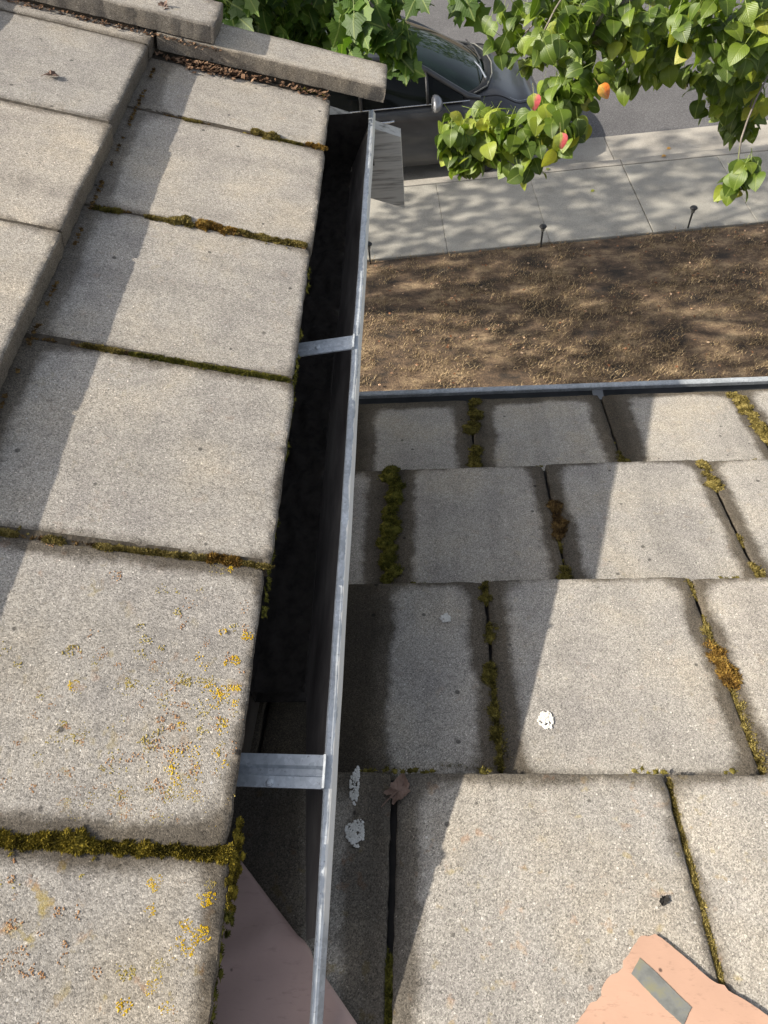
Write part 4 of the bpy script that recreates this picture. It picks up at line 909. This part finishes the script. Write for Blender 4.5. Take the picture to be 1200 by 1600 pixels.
for sg in (-1, 1):
    rl = [(p[0], sg*p[1], p[2]) for p in rail]
    apil = [(-0.12, sg*0.597, 1.397), (0.15, sg*0.65, 1.26), (0.40, sg*0.70, 1.11), (0.64, sg*0.745, 0.965), (0.80, sg*0.77, 0.93)]
    tops_ = rl+[(0.15, sg*0.65, 1.26), (0.40, sg*0.70, 1.11), (0.60, sg*0.74, 0.985)]
    def sidegl(xa, xb, nm, k0=0.0):
        b = MB()
        def fn(u, v):
            x = lerp(xa, xb, u); top = None
            for p, q in zip(tops_, tops_[1:]):
                if p[0] <= x <= q[0]: top = Vector(p).lerp(Vector(q), (x-p[0])/(q[0]-p[0]))
            top = top or Vector(tops_[0 if x < tops_[0][0] else -1])
            lo = Vector((x, sg*hw(x)*0.955, 0.955)); p = lo.lerp(top, v); p.y += sg*0.03*math.sin(math.pi*v)*0.6
            return cw(*p)
        b.grid(fn, 14, 7, 0, sg < 0); b.make(nm, M['cglass'], car, smooth=True)
    sidegl(-2.1, -1.52, 'rear_quarter_window'); sidegl(-1.47, -0.70, 'side_window'); sidegl(-0.65, 0.13, 'side_window'); sidegl(0.16, 0.58, 'quarter_window')
    b = MB(); b.tube([cw(*p) for p in apil], [0.035, 0.035, 0.035, 0.04, 0.03], 8); b.tube([cw(p[0], p[1], p[2]-0.005) for p in rl], 0.032, 8)
    b.make('roof_rail', M['paint'], car, smooth=True)
    for xb in (0.145, -0.675, -1.495):
        b = MB(); tz = {0.145: (0.65, 1.26), -0.675: (0.612, 1.42), -1.495: (0.58, 1.40)}[xb]
        b.tube([cw(xb, sg*(hw(xb)*0.955+0.006), 0.955), cw(xb, sg*(0.5*(hw(xb)*0.955+tz[0])+0.022), 0.5*(0.955+tz[1])), cw(xb, sg*(tz[0]+0.004), tz[1])], 0.022, 6)
        b.make('pillar', M['black'], car, smooth=True)
    b = MB(); b.tube([cw(x, sg*(hw(x)*0.968), 0.958) for x in [lerp(-2.1, 0.66, i/16) for i in range(17)]], 0.007, 6); b.make('window_trim', M['chrome'], car, smooth=True)
    # doors, handles
    for xa, xb in ((-1.48, -0.60), (-0.585, 0.42)):
        b = MB()
        def dfn(u, v):
            x = lerp(xa, xb, u); z = lerp(0.30, 0.90, v); W_ = hw(x); zb = 0.21; Z_ = zt(x); zm = lerp(zb, Z_, 0.45)
            y = pw(z, [(0.21, 0.97*W_), (lerp(zb, zm, .35), 0.995*W_), (zm-0.03, 0.985*W_), (zm+0.06, W_), (Z_-0.16, 0.985*W_), (Z_-0.075, 0.945*W_)])
            if min(abs(x-a) for a in AX) < WR+0.06 and z < 0.75: y = min(y, W_)
            return cw(x, sg*(y+0.007), z)
        b.grid(dfn, 16, 14, 0, sg < 0); d_ = b.make('door', M['paint'], car, smooth=True)
        b = MB(); b.tube([cw(xa+0.10, sg*(hw(xa)+0.012), 0.82), cw(xa+0.15, sg*(hw(xa)+0.035), 0.825), cw(xa+0.25, sg*(hw(xa)+0.035), 0.825), cw(xa+0.30, sg*(hw(xa)+0.012), 0.82)], 0.012, 6); b.make('handle', M['chrome'], d_)
    # mirror
    b = MB(); c0 = Vector((0.22, sg*0.985, 1.02))
    vs = []; fs = []; a_, r_ = 12, 8
    for i in range(r_+1):
        ph = math.pi*i/r_
        for k in range(a_):
            th = 2*math.pi*k/a_; ex = math.sin(ph)
            vs.append(cw(c0.x+0.095*ex*math.cos(th)*(1 if math.cos(th) > 0 else 0.45), c0.y+0.135*-math.cos(ph), c0.z+0.095*ex*math.sin(th)))
    for i in range(r_): fs += [(i*a_+k, (i+1)*a_+k, (i+1)*a_+(k+1) % a_, i*a_+(k+1) % a_) for k in range(a_)]
    b.add(vs, fs); b.tube([cw(0.24, sg*0.82, 0.95), cw(0.23, sg*0.92, 0.975)], 0.03, 8); mr = b.make('side_mirror', M['mirror_lit'], car, smooth=True)
    b = MB(); b.grid(lambda u, v: cw(0.182, sg*lerp(0.88, 1.07, u), lerp(0.955, 1.065, v)), 4, 4); b.make('mirror_glass', M['chrome'], mr)
    # lamps
    b = MB(); b.grid(lambda u, v: (lambda x: cw(x, sg*(body_pt(x, 5)[0]*lerp(0.80, 1.0, v)+0.008), lerp(body_pt(x, 3)[1]+0.012, body_pt(x, 5)[1]-0.03, v)))(lerp(1.18, 1.60, u)), 10, 6, 0, sg < 0); b.make('headlight', M['lamp'], car, smooth=True)
    b = MB(); b.grid(lambda u, v: (lambda x: cw(x, sg*(body_pt(x, 5)[0]+0.008), lerp(0.98, 0.75, v)))(lerp(-2.68, -2.45, u)), 6, 5, 0, sg < 0); b.make('tail_light', M['redlamp'], car, smooth=True)
    for ax in AX:
        c = cw(ax, 0, WR); yo = sg*0.845; yi = sg*0.65
        b = MB()
        prof = [(0.19, yo*0.985), (0.205, yo), (0.285, yo), (0.308, yo*0.98), (WR, yo*0.94), (WR, yi*1.05), (0.29, yi), (0.19, yi)]
        S_ = 28; vs = []; fs = []
        for r_, yy in prof:
            for k in range(S_):
                th = 2*math.pi*k/S_; vs.append(cw(ax+r_*math.cos(th), yy, WR+r_*math.sin(th)))
        P_ = len(prof)
        for i in range(P_):
            for k in range(S_): fs.append((i*S_+k, ((i+1) % P_)*S_+k, ((i+1) % P_)*S_+(k+1) % S_, i*S_+(k+1) % S_))
        wh = empty('wheel', (0, 0, 0)); COL.objects.unlink(wh); bpy.data.objects.remove(wh)
        b.add(vs, fs); tyre = b.make('wheel', M['rubber'], car, c, True)
        b = MB()
        for q in range(5):
            th = 2*math.pi*q/5
            for dth in (-0.16, 0.16):
                b.tube([cw(ax+0.03*math.cos(th), yo*0.985, WR+0.03*math.sin(th)), cw(ax+0.195*math.cos(th+dth), yo*0.992, WR+0.195*math.sin(th+dth))], [0.024, 0.017], 6)
        ringp = [cw(ax+0.192*math.cos(2*math.pi*k/24), yo*0.985, WR+0.192*math.sin(2*math.pi*k/24)) for k in range(25)]
        b.tube(ringp, 0.012, 6, 0, False); b.make('rim', M['alloy'], tyre, smooth=True)
# cowl, wipers, bonnet seam, grille
b = MB()
cb = [(p[0]+0.085, p[1]*1.01, p[2]-0.008) for p in wsb]; ca = [(p[0]-0.005, p[1], p[2]+0.012) for p in wsb]
b.grid(lambda u, v: cw(*(curve(ca, u).lerp(curve(cb, u), v)+Vector((0, 0, 0.012*math.sin(math.pi*v)+0.016)))), 25, 5, 0, True); cwl = b.make('cowl_panel', M['black'], car, smooth=True)
for y0, y1 in ((-0.5, 0.05), (0.02, 0.60)):
    b = MB(); b.tube([cw(0.90, y0, 1.035), cw(0.86, (y0+y1)/2, 1.05), cw(0.78, y1, 1.055)], [0.014, 0.010, 0.008], 6); b.make('wiper', M['chrome'] if y0 < -0.1 else M['black'], car)
b = MB(); b.tube([cw(*(Vector(p)+Vector((0.10, 0, 0.014)))) for p in wsb], 0.010, 6); b.make('cowl_trim', M['smoke'], car, smooth=True)
for sg in (-1, 1):
    b = MB(); b.tube([cw(x, sg*body_pt(x, 3)[0]*1.0, body_pt(x, 3)[1]+0.002) for x in [lerp(0.75, 1.60, i/14) for i in range(15)]], 0.006, 5)
    b.make('bonnet_seam', M['black'], car)
b = MB(); b.prism([cw(1.60, -0.36, 0.32), cw(1.60, 0.36, 0.32), cw(1.60, 0.36, 0.50), cw(1.60, -0.36, 0.50)], SD*0.135); b.make('grille', M['black'], car)

# ================================================================== TREES
def leaf_mesh_pear():
    vs = []; fs = []; uv = []; n = 7
    for i in range(n+1):
        t = i/n; hw_ = 0.44*(math.sin(math.pi*min(1, t**0.72))**0.75)*(1 if t < 0.86 else 1-(t-0.86)*2.2) if 0 < t < 1 else 0.0
        z = 0.10*math.sin(math.pi*t)-0.16*t*t
        for k, y in enumerate((-1, -0.5, 0, 0.5, 1)):
            vs.append((t, y*hw_, z+0.10*abs(y)*hw_*2-0.05*y*y*hw_)); uv.append((0.5+y*hw_*0.9, t))
    for i in range(n):
        for k in range(4): fs.append((i*5+k, (i+1)*5+k, (i+1)*5+k+1, i*5+k+1))
    o = len(vs); vs += [(-0.55, -0.012, 0.10), (-0.55, 0.012, 0.10), (0.02, 0.016, 0.0), (0.02, -0.016, 0.0)]; uv += [(0.5, 0)]*4; fs.append((o, o+1, o+2, o+3))
    return vs, fs, uv
def leaf_mesh_maple():
    prof = [(0.0, 0.05), (0.02, 0.22), (-0.06, 0.40), (0.14, 0.40), (0.26, 0.60), (0.40, 0.42), (0.50, 0.30), (0.66, 0.36), (0.74, 0.17), (1.0, 0.0)]
    out = [(x, y) for x, y in prof] + [(x, -y) for x, y in prof[-2::-1]]
    c = (0.34, 0.0); vs = [(c[0], 0, 0.04)]; uv = [(0.5, 0.34)]
    for x, y in out: vs.append((x, y, -0.20*(x-0.3)**2-0.12*y*y+0.03*math.sin(9*x+7*y))); uv.append((0.5+y*0.7, x))
    n = len(out); fs = [(0, i+1, i+2) for i in range(n-1)]+[(0, n, 1)]
    o = len(vs); vs += [(-0.6, -0.01, 0.1), (-0.6, 0.01, 0.1), (0.02, 0.014, 0.0), (0.02, -0.014, 0.0)]; uv += [(0.5, 0)]*4; fs.append((o, o+1, o+2, o+3))
    return vs, fs, uv
def frame(tip, nrm):
    x = tip.normalized(); z = (nrm-x*nrm.dot(x)).normalized(); y = z.cross(x)
    return Matrix((x, y, z)).transposed()
VIEW = Matrix((rr, uu, fw))
def in_view(p):
    q = VIEW @ p
    if q.z < 0.3: return False
    return abs(q.x/q.z) < 600/1109*1.03 and abs(q.y/q.z) < 800/1109*1.03

def build_leaves(tree, leaves, lm, mats, name):
    """leaves: (pos, matrix, size, mat index); the 300 largest in view are parts, the rest one joined part"""
    vis = sorted([l for l in leaves if in_view(l[0])], key=lambda l: l[0].length/l[2])
    first = vis[:300]; ids = set(id(l) for l in first)
    rest = [l for l in leaves if id(l) not in ids]
    mes = {}
    for k, m in enumerate(mats):
        me = bpy.data.meshes.new(name); me.from_pydata(lm[0], [], lm[1]); me.materials.append(m)
        me.polygons.foreach_set('use_smooth', [True]*len(me.polygons))
        l = me.uv_layers.new(name='leaf'); vi = [0]*len(me.loops); me.loops.foreach_get('vertex_index', vi)
        l.data.foreach_set('uv', [c for i in vi for c in lm[2][i]]); mes[k] = me
    for p, mt, s, k in first:
        o = bpy.data.objects.new(name, mes[k]); link(o, tree, p); o.rotation_euler = mt.to_euler(); o.scale = (s, s, s)
        if k == 2: o['label'] = 'pear leaf half turned red'
        if k == 3: o['label'] = 'orange pear leaf'
    b = MB()
    for p, mt, s, k in rest:
        b.add([mt @ (Vector(v)*s)+p for v in lm[0]], lm[1], k, lm[2])
    if rest:
        o = b.make('foliage', mats, tree, None, True, True); o['kind'] = 'stuff'

def rand_leaf(p, size, droop=(0, -0.25, -0.9), k=0, spread=0.75, nb_=(-0.15, -0.25, 1.0)):
    tip = Vector(droop)+Vector((rnd.gauss(0, spread), rnd.gauss(0, spread), rnd.gauss(0, spread*0.5)))
    nrm = Vector(nb_)+Vector((rnd.gauss(0, .45), rnd.gauss(0, .45), rnd.gauss(0, .3)))
    if tip.normalized().cross(nrm.normalized()).length < 0.2: tip.x += 0.7
    return (Vector(p), frame(tip, nrm), size*rnd.uniform(0.75, 1.12), k)

# ---- pear tree: trunk on the lawn right of the frame, limbs reaching in over the lower eave
pear = empty('pear_tree', (2.35, 3.15, -H), 'pear tree with glossy round leaves, some red and orange, hanging in at upper right', 'tree')
b = MB(); b.tube([(2.35, 3.15, -H-0.1), (2.33, 3.13, -4.2), (2.36, 3.10, -3.0), (2.33, 3.14, -1.8), (2.38, 3.15, -0.6), (2.35, 3.2, 0.6), (2.3, 3.25, 1.6)], [0.13, 0.10, 0.09, 0.08, 0.06, 0.04, 0.015], 12)
b.make('trunk', M['bark'], pear, smooth=True)
limbs = [[(2.33, 3.12, -1.9), (1.7, 2.8, -1.25), (1.1, 2.5, -0.92), (0.75, 2.40, -0.84), (0.526, 2.32, -0.86), (0.47, 2.30, -0.95), (0.432, 2.28, -1.06), (0.37, 2.27, -1.15), (0.24, 2.30, -1.20), (0.10, 2.32, -1.17)],
         [(2.33, 3.12, -1.7), (1.8, 2.7, -1.2), (1.35, 2.45, -1.0), (1.05, 2.3, -1.0), (0.92, 2.12, -1.12), (0.91, 2.02, -1.22)],
         [(2.35, 3.12, -1.5), (1.8, 2.9, -1.0), (1.2, 2.6, -0.85), (0.8, 2.5, -0.95), (0.62, 2.5, -1.10)],
         [(0.75, 2.40, -0.84), (0.6, 2.36, -0.76), (0.42, 2.34, -0.80), (0.34, 2.3, -0.90)],
         [(2.33, 3.12, -1.75), (1.6, 3.0, -1.3), (1.15, 2.6, -1.15), (1.08, 2.5, -1.25)],
         [(1.2, 2.6, -0.85), (0.95, 2.9, -0.8), (0.65, 3.1, -1.0), (0.40, 3.2, -1.25)],
         [(2.35, 3.15, -0.6), (1.9, 2.8, 0.1), (1.5, 2.5, 0.5)], [(2.35, 3.15, -0.8), (2.9, 3.4, 0.0), (3.3, 3.6, 0.3)], [(2.35, 3.15, -0.9), (2.2, 3.8, -0.2), (2.0, 4.3, 0.1)], [(2.33, 3.14, -1.6), (2.9, 2.9, -1.0), (3.4, 2.8, -0.7)]]
for L in limbs:
    b = MB(); k = len(L); r0 = 0.022 if L[0][0] > 2 else 0.006
    pts = [Vector(L[0])]+[curve(L, (i+1)/(k*3)) for i in range(k*3)]
    b.tube(pts, [lerp(r0, 0.0028, min(1, (i/len(pts))*1.7)) for i in range(len(pts))], 7)
    b.make('branch', M['bark'], pear, smooth=True)
PC = [(0.085,2.30,-1.195,0.062),(0.10,2.28,-1.15,0.05),(0.13,2.30,-1.26,0.05),(0.15,2.30,-1.245,0.080),(0.22,2.25,-1.165,0.075),(0.30,2.20,-1.18,0.088),(0.40,2.15,-1.10,0.086),(0.17,2.33,-1.17,0.060),(0.37,2.20,-1.06,0.070),(0.43,2.20,-0.98,0.092),(0.39,2.25,-0.90,0.090),(0.48,2.30,-0.88,0.090),(0.39,2.40,-0.88,0.075),(0.59,2.30,-0.90,0.091),(0.66,2.50,-1.10,0.080),(0.72,2.40,-1.00,0.090),(0.88,2.50,-1.15,0.038),(0.75,2.20,-0.86,0.086),(0.86,2.20,-0.90,0.087),(1.02,2.45,-1.10,0.081),(1.12,2.50,-1.22,0.075),(0.94,2.50,-1.08,0.062),(0.92,2.00,-1.19,0.042),(0.905,2.00,-1.24,0.022),(0.98,2.35,-0.98,0.09),(1.0,2.55,-1.22,0.09),(1.10,2.6,-1.33,0.08),(0.80,2.6,-1.12,0.08)]
leaves = []
for i, (x, y, z, r) in enumerate(PC):
    cnt = {20: 8, 21: 3}.get(i, int(52*(r/0.09)**2)+5)
    for q in range(cnt):
        d = Vector((rnd.gauss(0, 1), rnd.gauss(0, 1), rnd.gauss(0, 1))).normalized()*r*rnd.random()**0.4
        leaves.append(rand_leaf(Vector((x, y+0.03, z))+d, 0.057, (d.x*2, -0.35+d.y*2, -0.75), 1 if i in (4, 6, 7, 20) and rnd.random() < 0.40 or rnd.random() < 0.07 else 0))
for (x, y, z, r) in [(0.35,3.20,-1.22,0.114),(0.43,3.20,-1.32,0.078),(0.55,3.1,-1.08,0.12),(0.75,3.0,-1.0,0.14),(0.95,2.9,-0.95,0.16),(1.1,2.8,-1.0,0.16)]:
    for q in range(34):
        d = Vector((rnd.gauss(0, 1), rnd.gauss(0, 1), rnd.gauss(0, 1))).normalized()*r*rnd.random()**0.4
        leaves.append(rand_leaf(Vector((x, y, z))+d, 0.068))
for q in range(1700):                                  # crown round the trunk, outside the frame
    d = Vector((rnd.gauss(0, 1), rnd.gauss(0, 1), rnd.gauss(0, 1))).normalized()*rnd.random()**0.45
    p = Vector((2.45+d.x*1.15, 3.2+d.y*1.15, -0.1+d.z*1.6))
    if in_view(p) or p.x < 1.2: continue
    leaves.append(rand_leaf(p, 0.07, (d.x, d.y, -0.6)))
for (p, k) in (((0.297, 2.09, -0.968), 2), ((0.374, 2.03, -1.050), 2), ((0.471, 2.08, -0.955), 3)):
    leaves.append((Vector(p), frame(Vector((0.1 if k == 2 else 0.9, -0.5, -0.8)), Vector((-0.2, -0.5, 1.0))), 0.044, k))
build_leaves(pear, leaves, leaf_mesh_pear(), [M['pear'], M['pear_y'], M['pear_r'], M['pear_o']], 'leaf')

# ---- maple: trunk on the lawn left, behind the upper roof's rake
maple = empty('maple_tree', (-4.3, 6.1, -H), 'dark leafy tree with lobed leaves hanging behind the rake at top', 'tree')
b = MB(); b.tube([(-4.3, 6.1, -H-0.1), (-4.27, 6.1, -4.0), (-4.33, 6.05, -2.8), (-4.3, 6.1, -1.6), (-4.5, 6.2, -0.3), (-4.6, 6.3, 1.4), (-4.5, 6.3, 2.6)], [0.19, 0.15, 0.13, 0.11, 0.08, 0.05, 0.015], 12)
b.make('trunk', M['bark'], maple, smooth=True)
ml = [[(-3.0, 5.87, -2.7), (-2.2, 5.5, -1.9), (-1.4, 5.2, -1.55), (-0.9, 5.0, -1.6), (-0.6, 5.0, -1.75)],
      [(-3.0, 5.87, -2.4), (-2.0, 5.1, -1.6), (-1.1, 4.6, -1.3), (-0.45, 4.35, -1.4), (-0.15, 4.2, -1.62), (-0.08, 4.18, -1.78)],
      [(-1.1, 4.6, -1.3), (-0.5, 4.45, -1.25), (-0.05, 4.35, -1.4), (0.26, 4.3, -1.55)],
      [(-4.3, 6.1, -1.4), (-3.6, 6.9, -0.2), (-3.0, 7.5, 0.6)], [(-4.35, 6.15, -1.2), (-5.5, 5.7, 0.1), (-6.6, 5.5, 0.9)], [(-4.45, 6.2, -0.6), (-4.8, 5.2, 0.6), (-4.7, 4.5, 1.3)],
      [(-4.55, 6.25, 0.4), (-3.6, 6.4, 1.2), (-2.8, 6.6, 1.7)]]
ml[0].insert(0, (-4.3, 6.05, -3.0)); ml[1].insert(0, (-4.3, 6.05, -2.7))
for L in ml:
    b = MB(); k = len(L); pts = [Vector(L[0])]+[curve(L, (i+1)/(k*3)) for i in range(k*3)]; r0 = 0.06 if L[0][0] < -2 else 0.012
    b.tube(pts, [lerp(r0, 0.004, i/len(pts)) for i in range(len(pts))], 7); b.make('branch', M['bark'], maple, smooth=True)
leaves = []
MC = [(-0.34,4.20,-1.50,0.11,13),(-0.18,4.20,-1.60,0.11,15),(-0.13,4.20,-1.72,0.055,6),(-0.02,4.30,-1.47,0.05,3),(0.24,4.30,-1.46,0.10,8),(-0.44,4.40,-1.75,0.090,10),(-0.22,4.40,-1.52,0.12,14),(-1.03,5.00,-1.74,0.197,40),(-0.85,5.00,-1.85,0.200,46),(-0.61,5.10,-1.80,0.200,40),(-0.77,5.10,-2.0,0.125,20),(-0.42,5.0,-1.66,0.16,22),(-1.25,5.1,-1.6,0.25,40),(-1.0,5.0,-1.45,0.3,50),(-0.55,4.6,-1.25,0.25,36),(0.0,4.4,-1.2,0.18,14)]
for x, y, z, r, c in MC:
    for q in range(int(c*1.6)):
        d = Vector((rnd.gauss(0, 1), rnd.gauss(0, 1), rnd.gauss(0, 1))).normalized()*r*rnd.random()**0.4
        leaves.append(rand_leaf(Vector((x, y, z))+d, 0.135, (0.1, -0.35, -0.7), 0, 0.6))
for q in range(7500):
    d = Vector((rnd.gauss(0, 1), rnd.gauss(0, 1), rnd.gauss(0, 1))).normalized()*rnd.random()**0.42
    p = Vector((-4.9+d.x*3.5, 6.5+d.y*2.6, 0.9+d.z*2.2))
    if in_view(p) or mnoise.noise(p*0.6) < -0.02: continue
    leaves.append(rand_leaf(p, 0.13, (d.x, d.y, -0.5)))
build_leaves(maple, leaves, leaf_mesh_maple(), [M['maple']], 'leaf')

# ---- tree across the street (it shows in the windshield)
far = empty('street_tree', st(2.5, 12.4), 'broad leafy tree across the street beyond the road', 'tree')
b = MB(); fb = st(2.5, 12.4); b.tube([fb-Vector((0, 0, .1)), fb+Vector((0.05, 0, 1.5)), fb+Vector((0, 0.1, 3.2)), fb+Vector((0.1, 0, 5.5))], [0.2, 0.16, 0.13, 0.04], 12); b.make('trunk', M['bark'], far, smooth=True)
b = MB()
for q in range(5200):
    d = Vector((rnd.gauss(0, 1), rnd.gauss(0, 1), rnd.gauss(0, 1))).normalized()*rnd.random()**0.4
    p = fb+Vector((d.x*4.6, d.y*2.2, 4.2+d.z*2.9))
    if mnoise.noise(p*0.9) < -0.1: continue
    l = rand_leaf(p, 0.22, (d.x, d.y, -0.5)); b.add([l[1] @ (Vector(v)*l[2])+p for v in ((0, -0.4, 0), (0.6, -0.5, 0), (1, 0, -0.1), (0.6, 0.5, 0), (0, 0.4, 0))], [(0, 1, 2, 3, 4)], 0, [(0.5, 0.5)]*5)
tag(b.make('crown', M['maple'], far, uv=True), kind='stuff')

# fallen leaves on the pavement
for i, (s, t, z, lb_, m) in enumerate(((2.0, -0.52, 0.004, 'yellow fallen leaf alone on the sidewalk slab', 'pear_y'), (3.25, 0.48, -0.112, 'orange fallen leaf on the sunny concrete gutter pan', 'pear_o'), (3.05, 0.09, 0.012, 'orange leaf lying on the kerb top near the joint', 'pear_o'), (1.55, 0.05, 0.012, 'reddish leaf lying on the kerb beside the car', 'pear_r'))):
    c = st(s, t, z); dry_leaf('fallen_leaf', c, (0, 0, 1), 0.035, lb_, 3, M[m], 0.2)
